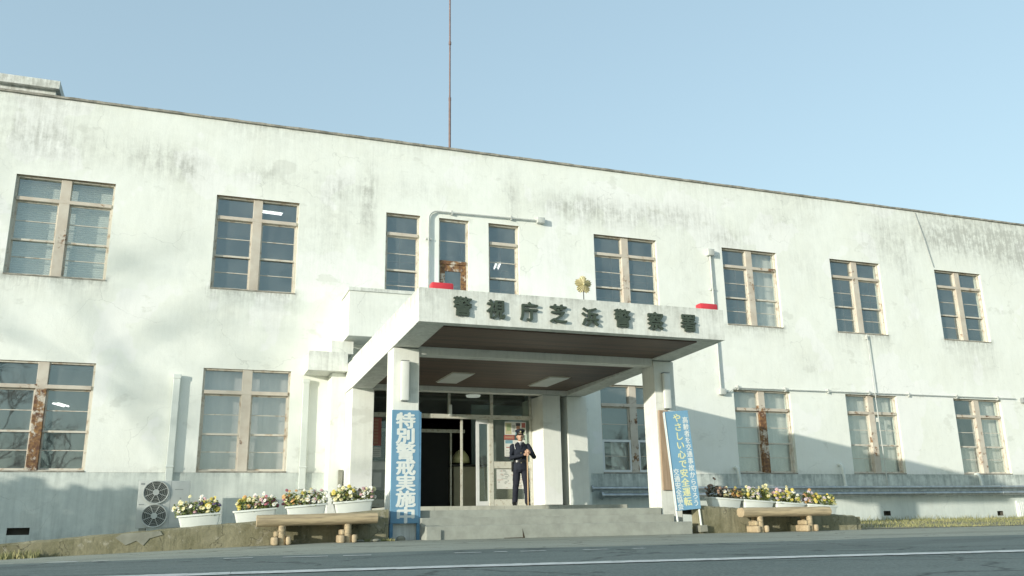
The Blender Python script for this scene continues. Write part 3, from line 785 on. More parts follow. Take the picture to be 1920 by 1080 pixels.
# ------------------------------------------------------------------ lettering helper
def text_mesh(body, size, extrude, bold, name='letter'):
    c = bpy.data.curves.new('lettering', 'FONT'); c.body = body; c.size = 1.0
    c.extrude = 0.0; c.resolution_u = 3
    o = bpy.data.objects.new('lettering', c); col.objects.link(o)
    bpy.context.view_layer.update()
    dg = bpy.context.evaluated_depsgraph_get()
    me = bpy.data.meshes.new_from_object(o.evaluated_get(dg))
    bpy.data.objects.remove(o); bpy.data.curves.remove(c)
    bm = bmesh.new(); bm.from_mesh(me)
    xs_ = [v.co.x for v in bm.verts]; ys_ = [v.co.y for v in bm.verts]
    w = max(max(xs_)-min(xs_), .001); h = max(max(ys_)-min(ys_), .001)
    cx = .5; cy = .3819
    sx = size[0]; sz = size[1]
    bmesh.ops.remove_doubles(bm, verts=bm.verts[:], dist=.0005)
    base = bm.copy(); bm.clear()
    # a bolder stroke: the glyph and copies of it nudged by the extra stroke width, each a hair less deep
    for n_, (dx, dz) in enumerate(((0, 0), (-bold, 0), (bold, 0), (0, -bold*.7), (0, bold*.7), (bold*.7, bold*.5), (-bold*.7, -bold*.5))):
        g2 = base.copy()
        r_ = bmesh.ops.extrude_face_region(g2, geom=g2.faces[:])
        top = {e for e in r_['geom'] if isinstance(e, bmesh.types.BMVert)}
        for v in g2.verts:
            v.co = Vector(((v.co.x-cx+dx)*sx, -extrude+.00025*n_ if v in top else .0002*n_, (v.co.y-cy+dz)*sz))
        bmesh.ops.recalc_face_normals(g2, faces=g2.faces[:])
        tmp = bpy.data.meshes.new('tmp'); g2.to_mesh(tmp); g2.free(); bm.from_mesh(tmp); bpy.data.meshes.remove(tmp)
    base.free()
    bm.to_mesh(me); bm.free()
    return me
def letter(ch, size, extrude, bold, mat, parent, loc, name='letter'):
    me = text_mesh(ch, size, extrude, bold); me.materials.clear(); me.materials.append(mat)
    o = bpy.data.objects.new(name, me); col.objects.link(o); o.parent = parent; o.location = loc
    return o

# station name over the entrance: raised letters on the fascia
sg = thing('name_sign', 'row of eight raised dark green letters on the front of the canopy', 'sign', (6.05, -7.5, 3.64))
for ch, x, z in zip('警視庁芝浜警察署', (3.965, 4.535, 5.12, 5.645, 6.235, 6.85, 7.495, 8.16), (3.655, 3.645, 3.645, 3.64, 3.625, 3.64, 3.63, 3.64)):
    letter(ch, (.325, .335), .035, .029, M['letter'], sg, (x-6.05, -.018, z-3.64))
# emblem: five-rayed sunburst on a rod
em = thing('emblem', 'small gold sunburst emblem on a thin rod standing on the canopy edge', 'emblem', (6.20, -7.38, 3.93))
b = MB(); b.tube([(0, 0, 0), (0, 0, .20)], .008, 8); b.box(-.04, .04, -.04, .04, 0, .012); b.build('rod', M['black'], em)
b = MB(); nr = 50; poly = []
for k in range(nr):
    a = math.pi/2 + 2*math.pi*k/nr
    ph = (k % 10)/10.0; w_ = abs(((k+5) % 10)-5)/5.0          # 0 at ray tip, 1 between rays
    r_ = (.165 - .055*w_**3) * (1.0 if k % 2 == 0 else .88)
    poly.append((r_*math.cos(a), .30 + r_*math.sin(a)))
nP = len(poly); vs = [(0, -.045, .30)] + [(x, -.012 if i % 2 == 0 else .004, z) for i, (x, z) in enumerate(poly)] + [(x, .014, z) for x, z in poly] + [(0, .02, .30)]
fs = [(0, 1+(i+1) % nP, 1+i) for i in range(nP)] + [(1+i, 1+(i+1) % nP, 1+nP+(i+1) % nP, 1+nP+i) for i in range(nP)] + [(2*nP+1, 1+nP+i, 1+nP+(i+1) % nP) for i in range(nP)]
b.add(vs, fs); b.ell((0, -.035, .30), .022, .02, .022); b.build('sunburst', M['gold'], em)
# red lamps
def red_lamp(x, label):
    t = thing('red_lamp', label, 'lamp', (x, -7.2, 3.90), group='red lamps on the canopy')
    b = MB(); b.box(-.19, .19, -.09, .09, .04, .20, bev=.03); b.build('lens', M['red'], t, smooth=40)
    b = MB(); b.box(-.17, .17, -.075, .075, -.03, .042); b.build('base', M['black'], t)
    return t
red_lamp(3.70, 'red lamp box on the canopy edge below the peeling balcony door')
red_lamp(8.78, 'red lamp box on the canopy edge at the end near the last letter')
# tube lamps on the columns
def column_lamp(x, label):
    t = thing('wall_lamp', label, 'lamp', (x, -5.652, 2.70), group='tube lamps on the columns')
    b = MB(); b.box(-.075, .075, -.10, -.025, -.35, .35, bev=.02); b.build('cover', M['lampwhite'], t, smooth=40)
    b = MB(); b.box(-.055, .055, -.026, 0, -.36, .36); b.box(-.07, .07, -.095, -.001, .351, .362); b.build('backplate', M['wire'], t)
column_lamp(3.455, 'long white tube lamp on the column above the board of white characters')
column_lamp(8.70, 'long white tube lamp on the column above the tilted banner')
# ceiling lights under the canopy
def ceiling_light(x, y, label):
    t = thing('ceiling_light', label, 'lamp', (x, y, 3.30), group='ceiling lights under the canopy')
    b = MB(); b.box(-.25, .25, -.66, .66, -.018, 0); b.build('frame', M['frame'], t)
    b = MB(); b.box(-.225, .225, -.635, .635, -.035, -.0185, bev=.006); b.build('diffuser', M['lampwhite'], t)
ceiling_light(5.25, -2.72, 'rectangular ceiling light under the canopy, nearer the blue board')
ceiling_light(7.43, -2.74, 'rectangular ceiling light under the canopy, above the officer')
t = thing('ceiling_light', 'small round ceiling light behind the glass above the doors', 'lamp', (6.62, .30, 3.372))
b = MB(); b.rings_z([(0,0,-.05,.12,.12),(0,0,-.045,.17,.17),(0,0,-.015,.185,.185),(0,0,0,.19,.19)], 20); b.build('diffuser', emit('dim_lamp', (.9, .9, .82), .12), t, smooth=True)
# lit tube fittings inside rooms
def room_light(x, y, z, rot, ln, label):
    t = thing('ceiling_light', label, 'lamp', (x, y, z), (0, 0, rot))
    b = MB(); b.box(-ln/2, ln/2, -.08, .08, -.05, 0); b.build('fitting', M['lampwhite'], t)
    for s in (-.055, .055):
        b = MB(); b.tube([(-ln/2+.02, s, -.07), (ln/2-.02, s, -.07)], .016, 8); b.build('tube', M['tube'], t)
room_light(1.50, 1.5, 8.2, R(6), .62, 'lit twin-tube ceiling light seen through the upstairs window left of the narrow windows')
room_light(7.55, 1.0, 7.12, R(78), .5, 'lit ceiling light half hidden inside the right-hand narrow window')
room_light(-2.95, 2.2, 3.16, R(72), .6, 'lit twin-tube ceiling light seen through the rusty ground floor window')

# ------------------------------------------------------------------ roof mast
ms = thing('antenna_mast', 'tall thin brown mast standing on the roof behind the parapet', 'mast', (6.76, 3.0, 9.42))
b = MB(); b.tube([(0,0,0),(0,0,3.55)], .037, 10); b.build('pole', M['mast'], ms, smooth=40)
b = MB(); b.tube([(0,0,3.55),(0,0,5.5),(-.01,0,10.0)], .026, 10); b.build('pole', M['mast'], ms, smooth=40)
for z in (3.5, 5.45): 
    b = MB(); b.tube([(0,0,z),(0,0,z+.10)], .042, 10); b.build('collar', M['mast'], ms, smooth=40)
b = MB(); b.box(-.2, .2, -.2, .2, 0, .06); b.build('base_plate', M['coping'], ms)

# ------------------------------------------------------------------ raised beds
def bedL(x): return .272 + .075*x
def bedR(x): return .485 - .066*(x-9.4)
def bed(name, label, x0, x1, zf, yb):
    t = thing(name, label, 'wall', (0, 0, 0))
    b = MB(); n = 60; rr = random.Random(int(x1*10)); rings = []
    for i in range(n+1):
        x = x0+(x1-x0)*i/n; z = zf(x) + (rr.random()-.5)*.012; dy = .006*math.sin(x*2.3)
        zb = min(gz(x, -6.1)-.05, z-.01)
        rings.append([(x, -6.10+dy, zb), (x, -5.88, zb), (x, -5.88, z), (x, -6.06+dy, z), (x, -6.10+dy, z-.03)])
    b.loft(rings); b.build('kerb', M['bed'], t)
    if x0 < 0:
        b2 = MB(); rq = random.Random(3); b2.prism([(-.95, .14), (-.80, .03), (-.66, .09), (-.56, .02), (-.48, .12), (-.30, .17), (-.34, .225), (-.86, .195)], -6.116, -6.09); b2.build('plaster_patch', M['bedtop'], t)
    b = MB(); vs = []
    for i in range(n+1):
        x = x0+(x1-x0)*i/n; z = zf(x)-.012
        vs += [(x, -5.89, z), (x, yb, z)]
    b.add(vs, [(2*i, 2*i+2, 2*i+3, 2*i+1) for i in range(n)]); b.build('bed_top', M['bedtop'], t, fix=False)
    return t
bed('retaining_wall', 'low mossy concrete retaining wall sloping down away from the entrance towards the air conditioner', -5.2, 3.13, bedL, -.035)
tR = bed('retaining_wall', 'short concrete retaining wall under the planters beside the tilted banner', 8.97, 12.6, bedR, -2.2)
b = MB(); b.box(12.6, 12.72, -6.08, -2.2, -.05, .25); b.build('end_wall', M['bed'], tR)

# ------------------------------------------------------------------ grass strip
b = MB(); rg = random.Random(11)
def blade(b, x, y, z, h):
    a = rg.random()*6.28; w_ = .006+.006*rg.random(); dx = math.cos(a)*w_; dy = math.sin(a)*w_
    lx = (rg.random()-.5)*h*.9; ly = (rg.random()-.5)*h*.9
    b.add([(x-dx, y-dy, z), (x+dx, y+dy, z), (x+lx*.5+dx*.6, y+ly*.5, z+h*.6), (x+lx, y+ly, z+h)], [(0, 1, 2), (0, 2, 3)])
def mound(x, y): return .09*sstep(-5.6, -2.0, y)*sstep(12.5, 14, x) + .001
for k in range(15000):
    x = 12.4+rg.random()*15; y = -5.9+rg.random()*5.8
    if math.sin(x*1.7)+math.sin(y*2.9+x*.6)+rg.random()*2.4 < .75: continue
    blade(b, x, y, mound(x, y), .03+.07*rg.random()**1.5)
for k in range(1400):
    x = 12.4+rg.random()*15; blade(b, x, -.04-.2*rg.random(), mound(x, -.1), .06+.14*rg.random()**2)
for k in range(420):
    x = -2.9+rg.random()*1.0; y = -6.35+rg.random()*.25; blade(b, x, y, gz(x, y), .05+.09*rg.random())
for k in range(260):
    x = 2.6+rg.random()*.6; y = -6.3+rg.random()*.15; blade(b, x, y, 0, .02+.04*rg.random())
g_ = b.build('grass', M['grass'], fix=False); g_['kind'] = 'stuff'
tag(g_, 'patchy dry grass growing along the foot of the wall')
gx = [12.3+.4*i for i in range(48)]; gy = [-5.9+.3*i for i in range(20)]
sheet('earth_strip', gx, gy, lambda x, y: mound(x, y)+.006, M['earth'], '')
# litter of stones at the foot of the wall
for i, (x, y, s, lb) in enumerate(((2.62, -6.35, .05, 'flat grey stone on the ground nearest the log bench, under its end'), (2.86, -6.4, .06, 'flat pale stone on the ground beside the blue board'), (3.36, -6.0, .055, 'pale stone block between the legs of the blue board'))):
    b = MB(); b.ell((0, 0, s*.35), s*1.5, s, s*.45 if i < 2 else s*1.1, 9, 5); o = b.build('stone', M['bedtop'], smooth=True); o.location = (x, y, 0)
    tag(o, lb, 'stone')

# ------------------------------------------------------------------ signs
t = thing('sign_board', 'tall blue board with seven bold white characters standing against the left column', 'sign', (3.47, -5.76, 0))
b = MB(); b.box(-.245, .245, -.02, .02, .27, 2.175, bev=.005); b.build('board', M['blue'], t)
for x in (-.225, .245):
    b = MB(); b.box(x-.028, x+.028, -.018 if x < 0 else -.016, .05, -.02, .268 if x < 0 else 2.15); b.build('post', M['bluewood'], t)
for i, ch in enumerate('特別警戒実施中'):
    letter(ch, (.345, .285), .004, .044, M['textwhite'], t, (-.005+.004*i, -.021, 1.995-.264*i))
t = thing('banner_sign', 'tilted light blue banner with yellow and white vertical writing on white poles', 'sign', (8.78, -6.12, .2), (0, R(-4.3), R(-4)))
b = MB(); b.box(-.255, .255, -.012, .012, .23, 2.06, bev=.003); b.build('banner', M['bannerblue'], t)
for x, zb in ((-.235, .0), (.235, -.13)):
    b = MB(); b.tube([(x, .03, zb), (x, .03, 2.04)], .02, 8); b.build('pole', M['plastic'], t, smooth=40)
b = MB(); b.box(.155, .315, -.06, .12, -.19, -.07, bev=.01); b.build('foot', M['bedtop'], t)
b = MB(); b.tube([(-.245, -.016, .24), (-.245, -.016, 2.05)], .012, 6); b.build('edge_trim', M['plastic'], t)
for i, ch in enumerate('やさしい心で安全運転'): letter(ch, (.170, .168), .003, .026, M['textyellow'], t, (.005, -.0125, 1.93-.172*i))
for i, ch in enumerate('高齢者を交通事故から守ろう'): letter(ch, (.12, .128), .003, .020, M['textwhite'], t, (.172, -.0125, 1.88-.128*i))
for i, ch in enumerate('交通安全協会'): letter(ch, (.12, .128), .003, .020, M['textwhite'], t, (-.155, -.0125, .93-.125*i))
t = thing('wooden_plank', 'bare brown wooden plank hung upright on the right column behind the tilted banner', 'plank', (8.65, -5.655, .80))
b = MB(); b.box(-.15, .06, -.045, -.002, 0, 1.52, bev=.008); b.build('board', M['wood'], t)

# ------------------------------------------------------------------ posters taped inside the glass
def poster(x0, x1, z0, z1, base, patches, label, y=GY-.012):
    t = thing('poster', label, 'poster', ((x0+x1)/2, y, z0), group='posters on the entrance glass')
    w, h = x1-x0, z1-z0
    b = MB(); b.box(-w/2, w/2, -.002, .002, 0, h); b.build('sheet', base, t)
    mats = []; b = MB()
    for i, (a, c, p, q, cl) in enumerate(patches):
        if cl not in mats: mats.append(cl)
        b.cur = mats.index(cl); b.box(-w/2+a*w, -w/2+c*w, -.0026-.00005*i, -.0021, p*h, q*h)
    if patches:
        b.build('print', mats, t)
    return t
pc = {k: simple('print_'+k, c, .6, tuple(v*.9 for v in c), 8) for k, c in dict(red=(.36, .11, .09), green=(.30, .38, .22), yellow=(.50, .48, .30), blue=(.18, .34, .42), dark=(.06, .06, .07), grey=(.40, .42, .40), skin=(.40, .22, .15), white=(.66, .67, .64), faint=(.55, .47, .43)).items()}
poster(7.12, 7.67, 2.30, 2.62, pc['white'], [(.03,.32,.05,.9,pc['yellow']),(.10,.28,.3,.8,pc['green']),(.36,.5,.2,.75,pc['grey']),(.55,.72,.25,.75,pc['skin']),(.53,.74,.68,.9,pc['dark']),(.5,.77,.0,.25,pc['blue']),(.80,.97,.55,.92,pc['red']),(.82,.95,.1,.5,pc['green'])], 'colourful poster at the top of the glass above the officer\'s cap')
poster(7.10, 7.37, 2.185, 2.29, pc['red'], [(.1,.9,.3,.75,pc['skin'])], 'narrow red poster left of the officer\'s cap')
poster(7.11, 7.64, 1.76, 2.175, pc['white'], [(.04,.4,.80,.99,pc['blue']),(.08,.3,.55,.6,pc['red'])]+[(.06,.42,.1+.09*k,.13+.09*k,pc['grey']) for k in range(4)]+[(.0,.5,.0,.05,pc['dark'])], 'white poster with grey lines behind the officer\'s shoulder')
rp = random.Random(5)
poster(6.90, 7.62, 1.02, 1.48, pc['white'], [(a, a+.03+rp.random()*.1, z, z+.02+rp.random()*.06, rp.choice([pc['grey'], pc['grey'], pc['grey'], pc['faint'], pc['faint']])) for a, z in ((rp.random()*.85, rp.random()*.9) for _ in range(46))], 'large white poster with sketchy drawings low on the glass behind the officer\'s legs')
poster(7.66, 7.75, 1.0, 1.49, pc['grey'], [(.25,.75,.08+.13*k,.16+.13*k,pc['white']) for k in range(7)], 'narrow vertical strip of writing on the glass right of the wooden staff')
poster(3.86, 4.10, 2.0, 2.64, pc['red'], [(.3,.7,.06+.115*k,.14+.115*k,pc['skin']) for k in range(8)], 'tall red poster on the glass left of the left column')
poster(3.87, 4.10, 1.74, 1.96, pc['white'], [(.1,.9,.15+.2*k,.24+.2*k,pc['grey']) for k in range(4)], 'small white notice just below the tall red poster')
poster(3.88, 4.42, 1.0, 1.66, pc['grey'], [(.05,.95,.7,.95,pc['white']),(.1,.45,.1,.6,pc['white'])], 'grey notice low on the glass behind the left column')
# reception counter inside
t = thing('reception_counter', 'pale reception counter with a dark top inside the hall behind the sliding door', 'counter', (6.72, .75, .632))
b = MB(); b.box(-.55, 1.0, -.25, .3, 0, .98, bev=.01); b.build('front', M['counter'], t)
b = MB(); b.box(-.6, 1.05, -.32, .36, .981, 1.03, bev=.008); b.build('top', M['black'], t)
t = thing('lampshade', 'pale domed lampshade standing on the reception counter', 'lamp', (6.42, .75, 1.664))
b = MB(); b.rings_z([(0,0,.04,.24,.24),(0,0,.20,.21,.21),(0,0,.33,.12,.12),(0,0,.38,.04,.04)], 16); b.build('shade', M['textyellow'], t, smooth=True)
b = MB(); b.rings_z([(0,0,0,.10,.10),(0,0,.03,.09,.09),(0,0,.05,.03,.03)], 12); b.build('base', M['black'], t)

# ------------------------------------------------------------------ log benches
def log_bench(loc, rot, label, L=1.84):
    t = thing('log_bench', label, 'bench', loc, rot, 'log benches')
    def log(x0, x1, y, z, r, name, seed):
        rr = random.Random(seed); b = MB(); n = 16; nv = 14; rings = []
        ph = [rr.random()*6.28 for _ in range(3)]
        for i in range(n+1):
            x = x0+(x1-x0)*i/n; k = r*(1+.03*math.sin(i*.7+ph[0])) * (.97 if i in (0, n) else 1)
            rings.append([(x, y+k*math.cos(6.283*j/nv)*(1+.03*math.sin(3*j+ph[1])), z+k*math.sin(6.283*j/nv)*(1+.02*math.sin(2*j+ph[2]))) for j in range(nv)])
        b.loft(rings, caps=False); m0 = b
        m0.cur = 1; m0.add(rings[0], [tuple(reversed(range(nv)))]); m0.add(rings[-1], [tuple(range(nv))])
        return m0.build(name, [M['log'], M['logend']], t, smooth=50)
    log(0, L, 0, .355, .088, 'seat_log', 1); log(.06, L-.02, .175, .355, .086, 'seat_log', 2); log(.22, L-.03, .318, .35, .065, 'seat_log', 3)  # third, rearmost log is added to block sky light and darken the underside
    for x in (.38, L-.46):
        for y, rr_ in ((-.0, .056), (.20, .05)):
            b = MB(); b.tube([(x, y, -.02), (x, y, .14), (x+.004, y, .278)], [rr_*1.04, rr_, rr_*.97], 14); b.build('leg', M['log'], t, smooth=50)
        b = MB(); b.box(x-.14, x-.057, -.10, .27, -.01, .11, bev=.022); b.build('foot_block', M['logend'], t, smooth=50)
        b = MB(); b.box(x+.060, x+.135, -.09, .27, -.01, .115, bev=.025); b.build('foot_block', M['logend'], t, smooth=50)
        b = MB(); b.box(x-.105, x-.05, -.03, .24, .112, .195, bev=.015); b.build('brace', M['log'], t, smooth=50)
    return t
log_bench((1.02, -6.50, -.01), (0, R(-.6), 0), 'long log bench in front of the retaining wall beside the blue board')
log_bench((9.64, -6.52, .01), (0, 0, R(-2)), 'log bench under the flower troughs to the right of the tilted banner', 1.92)

# ------------------------------------------------------------------ planters with pansies
def flower_mesh(mat, seed):
    r = random.Random(seed); b = MB(); b.cur = 0
    n = 5
    for k in range(n):
        a = 6.283*k/n + r.random()*.3; w_ = .021; L_ = .032
        ca, sa = math.cos(a), math.sin(a); t_ = .010*(r.random()-.3)
        P = [(0, 0, 0), (-w_, L_*.45, t_), (-w_*.6, L_, t_-.006), (w_*.6, L_, t_-.006), (w_, L_*.45, t_)]
        b.add([(x*ca-y*sa, x*sa+y*ca, z) for x, y, z in P], [(0, 4, 3, 2, 1)])
    b.cur = 1; b.ell((0, 0, .003), .009, .009, .006, 6, 4)
    return b.mesh('flower', [mat, M['fl_orange']])
FM = {k: [flower_mesh(M['fl_'+k], i) for i in range(2)] for k in ('yellow', 'cream', 'white', 'pink', 'lilac', 'purple', 'rose', 'orange', 'brown')}
def planter(loc, rot, W, label, palette, seed, dark=False, hgt=1.0):
    hgt *= 1.45
    r = random.Random(seed)
    t = thing('flower_trough', label, 'planter', loc, rot, 'flower troughs by the entrance')
    H = .185; D = .25
    b = MB()
    def ring(w_, d_, z, cr=.03):
        out = []
        for sx, sy, a0 in ((1, -1, -90), (1, 1, 0), (-1, 1, 90), (-1, -1, 180)):
            for k in range(3):
                a = R(a0+45*k); out.append((sx*(w_/2-cr)+cr*math.cos(a), sy*(d_/2-cr)+cr*math.sin(a), z))
        return out
    b.loft([ring(W-.11, D-.07, 0), ring(W-.045, D-.02, H-.03), ring(W, D+.015, H-.028), ring(W+.004, D+.018, H), ring(W-.03, D-.012, H), ring(W-.05, D-.03, H-.03)], caps=True)
    tr_ = b.build('trough', M['plastic'], t, smooth=35)
    b = MB(); b.add(ring(W-.055, D-.035, H-.022), [tuple(range(12))]); b.build('soil', M['soil'], t, fix=False)
    clumps = [(-W*.30+ (r.random()-.5)*.08, (r.random()-.5)*.05, .10+.05*r.random(), .13+.05*r.random()), (0+(r.random()-.5)*.12, (r.random()-.5)*.05, .10+.04*r.random(), .11+.06*r.random()), (W*.30+(r.random()-.5)*.08, (r.random()-.5)*.05, .10+.05*r.random(), .13+.05*r.random())]
    b = MB()
    for k in range(900):
        cx, cy, cr_, ch = r.choice(clumps)
        a = r.random()*6.283; q = r.random()**.5; z = H-.02 + r.random()*ch*hgt
        x = cx+cr_*q*math.cos(a); y = cy+min(cr_, .12)*q*math.sin(a)
        L_ = .030+.03*r.random(); w_ = L_*.36; yaw = r.random()*6.283; pit = -.3+r.random()*1.2
        Mx = Matrix.Translation((x, y, z)) @ Matrix.Rotation(yaw, 4, 'Z') @ Matrix.Rotation(pit, 4, 'Y')
        b.add([(0, 0, 0), (L_*.5, w_, .004), (L_, 0, 0), (L_*.5, -w_, .004)], [(0, 1, 2, 3)], Mx)
    stems = []
    nf = 99; fl = []
    for k in range(nf):
        ci = r.randrange(3); cx, cy, cr_, ch = clumps[ci]
        a = r.random()*6.283; q = r.random()**.5
        x = cx+cr_*1.22*q*math.cos(a); y = cy+min(cr_, .14)*q*math.sin(a)
        z = H + (.01+ch*(1-.45*q*q)*(.12+.98*r.random()))*hgt
        if k < 5: z += .05+.07*r.random()
        fl.append((x, y, z, palette[ci]))
        b.add([(x*.8+cx*.2-.002, y*.7, H-.02), (x*.8+cx*.2+.002, y*.7, H-.02), (x+.002, y, z), (x-.002, y, z)], [(0, 1, 2, 3)])
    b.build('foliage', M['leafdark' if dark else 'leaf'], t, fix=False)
    for x, y, z, pal in fl:
        cname = r.choice(pal)
        o = bpy.data.objects.new('flower', r.choice(FM[cname])); col.objects.link(o); o.parent = t
        o.location = (x, y, z); s = .72+.5*r.random(); o.scale = (s, s, s)
        d = Vector((-.5+r.random()*.9-.2, -1+.5*r.random(), .15+.7*r.random())).normalized()
        o.rotation_euler = d.to_track_quat('Z', 'Y').to_euler()
    return t
PY = -5.74
tl = R(-4.3)
planter((.215, PY, bedL(.215)-.006), (0, tl, 0), .66, 'white flower trough nearest the air conditioner with yellow and dark purple pansies', [['white', 'cream', 'cream'], ['pink', 'cream', 'white'], ['yellow', 'yellow', 'cream', 'cream', 'purple']], 1)
planter((1.05, PY, bedL(1.05)-.006), (0, tl, 0), .68, 'second white flower trough from the air conditioner with yellow, cream and pink blooms', [['yellow', 'orange', 'cream'], ['cream', 'pink', 'white'], ['cream', 'rose', 'pink', 'white']], 2)
planter((1.845, PY, bedL(1.845)-.004), (0, tl, 0), .67, 'white flower trough with a dark rose bloom behind the middle of the left log bench', [['orange', 'yellow', 'cream', 'rose'], ['yellow', 'white', 'cream'], ['white', 'pink', 'white']], 3)
planter((2.61, PY, bedL(2.61)-.002), (0, tl, 0), .67, 'white flower trough beside the blue board packed with pale yellow and cream flowers', [['cream', 'yellow', 'cream'], ['cream', 'yellow', 'white'], ['white', 'cream', 'pink']], 4, hgt=1.05)
tr2 = R(3.8)
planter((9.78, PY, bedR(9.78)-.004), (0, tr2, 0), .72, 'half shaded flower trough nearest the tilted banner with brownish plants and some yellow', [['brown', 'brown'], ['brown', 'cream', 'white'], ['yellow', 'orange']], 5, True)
planter((10.52, PY, bedR(10.52)-.004), (0, tr2, 0), .72, 'second flower trough from the tilted banner with cream, white and lilac pansies', [['cream', 'yellow', 'white'], ['white', 'lilac', 'cream'], ['yellow', 'cream']], 6, hgt=1.15)
planter((11.26, PY, bedR(11.26)-.004), (0, tr2, 0), .72, 'third flower trough from the tilted banner with pink and yellow pansies', [['pink', 'lilac', 'yellow'], ['yellow', 'white', 'cream'], ['cream', 'yellow', 'white']], 7, hgt=1.1)
planter((12.02, PY, bedR(12.02)-.004), (0, tr2, 0), .74, 'flower trough farthest from the entrance with lilac and bright yellow pansies', [['lilac', 'orange', 'pink'], ['lilac', 'yellow'], ['yellow', 'yellow', 'cream']], 8, hgt=1.1)

# ------------------------------------------------------------------ air conditioner
t = thing('air_conditioner', 'grey outdoor air conditioner unit with two round fans standing against the wall', 'air conditioner', (-.44, -1.2, bedL(-.44)-.03), (0, 0, 0))
b = MB(); b.box(-.49, .49, 0, .34, .05, .98, bev=.015)
ca = b.build('casing', M['ac'], t, smooth=40)
for z in (.29, .75):
    b = MB(); n = 36
    b.loft([[(-.155+.235*math.cos(6.283*k/n), -.012, z+.22*math.sin(6.283*k/n)) for k in range(n)], [(-.155+.235*math.cos(6.283*k/n), -.002, z+.22*math.sin(6.283*k/n)) for k in range(n)]])
    b.build('fan_opening', M['acdark'], t)
    b = MB()
    def ringp(r, n=36): return [(-.155+r*1.065*math.cos(6.283*k/n), -.028, z+r*math.sin(6.283*k/n)) for k in range(n+1)]
    b.tube(ringp(.223), .012, 8)
    for r_ in (.09, .12, .15, .18, .205): b.tube(ringp(r_), .0028, 4)
    for k in range(8):
        a = 6.283*(k+.5)/8; b.tube([(-.155+.06*math.cos(a), -.03, z+.06*math.sin(a)), (-.155+.232*math.cos(a), -.024, z+.22*math.sin(a))], .006, 6)
    b.tube([(-.155, -.045, z), (-.155, -.014, z)], .062, 20)
    b.build('fan_grille', M['ac'], t, smooth=40)
b = MB(); b.box(.12, .125, -.003, .001, .06, .97); b.box(-.46, -.36, -.004, .001, .505, .52); b.box(.2, .36, -.003, .001, .80, .812); b.box(.30, .33, -.003, .001, .62, .64); b.box(-.45, -.38, -.003, .001, .90, .935); b.build('trim', M['wire'], t)
for x in (-.36, .36):
    b = MB(); b.box(x-.06, x+.06, -.02, .36, 0, .05); b.build('foot', M['bedtop'], t)

# ------------------------------------------------------------------ the officer
def remeshed(mb, name, mat, parent, voxel, smooth_it=4, folds=0):
    me = mb.mesh('tmp', mat); o = bpy.data.objects.new('tmp', me); col.objects.link(o)
    m = o.modifiers.new('r', 'REMESH'); m.mode = 'VOXEL'; m.voxel_size = voxel
    s_ = o.modifiers.new('s', 'SMOOTH'); s_.iterations = smooth_it; s_.factor = .5
    bpy.context.view_layer.update()
    me2 = bpy.data.meshes.new_from_object(o.evaluated_get(bpy.context.evaluated_depsgraph_get()))
    bpy.data.objects.remove(o); me2.name = name
    if folds:
        from mathutils import noise as nz_
        nrm = [v.normal.copy() for v in me2.vertices]
        for v, nn in zip(me2.vertices, nrm):
            p = v.co; d = nz_.noise(Vector((p.x*9, p.y*9, p.z*16)))*.6 + nz_.noise(Vector((p.x*20+3, p.y*20, p.z*34)))*.4
            v.co = p + nn*d*folds
    me2.materials.clear(); me2.materials.append(mat); me2.shade_smooth()
    o2 = bpy.data.objects.new(name, me2); col.objects.link(o2); o2.parent = parent
    return o2
def chain(b, pts, n=12):
    P = [p[:3] for p in pts]; b.tube(P, [p[3] for p in pts], n)
    for p in (pts[0], pts[-1]): b.ell(p[:3], p[3]*.98, p[3]*.98, p[3]*.98, 10, 8)
    for p in pts[1:-1]: b.ell(p[:3], p[3], p[3], p[3], 10, 8)
off = thing('person', 'officer in dark navy uniform and peaked cap resting both hands on a staff', 'person', (6.89, -2.30, .588), (0, 0, R(-14)))
off.scale = (.965, .965, .965)
ST = Vector((.125, -.27, 0))     # where the staff stands
# joints
Rs, Re, Rw = Vector((-.178, .005, 1.340)), Vector((-.225, -.085, 1.075)), Vector((.045, -.255, 1.135))
Ls, Le, Lw = Vector((.178, .005, 1.340)), Vector((.300, -.085, 1.095)), Vector((.195, -.235, 1.175))
b = MB()
# legs, torso, arms, neck, head: one surface
for s in (-1, 1):
    chain(b, [(s*.09, 0, .86, .080), (s*.118, -.012, .47, .050), (s*.14, .01, .10, .036)])
    b.ell((s*.152, -.04, .045), .030, .085, .026)
b.rings_z([(0,0,.82,.15,.10),(0,0,.92,.155,.10),(0,0,1.04,.135,.088),(0,0,1.20,.155,.10),(0,0,1.33,.165,.098),(0,0,1.40,.11,.07),(0,0,1.43,.06,.055)], 20)
chain(b, [(0,.005,1.40,.052),(0,0,1.50,.048)])
chain(b, [(*Rs, .055), (*((Rs+Re)/2), .047), (*Re, .040), (*Rw, .026)]); chain(b, [(*Ls, .055), (*((Ls+Le)/2), .047), (*Le, .040), (*Lw, .026)])
# head
b.rings_z([(0,-.012,1.455,.030,.035),(0,-.022,1.475,.048,.058),(0,-.012,1.51,.064,.080),(0,-.004,1.56,.073,.092),(0,0,1.61,.076,.097),(0,.004,1.65,.070,.090),(0,.006,1.68,.045,.060)], 20)
b.ell((0,-.098,1.545), .012, .018, .022); b.ell((0,-.088,1.565), .010, .014, .03); b.ell((0,-.082,1.503), .026, .012, .010); b.ell((0,-.078,1.475), .022, .018, .014)
for s in (-1, 1):
    b.ell((s*.078, .008, 1.56), .010, .020, .032); b.ell((s*.040,-.058,1.545), .022, .018, .024)
    b.ell((s*.032,-.088,1.588), .020, .010, .006)
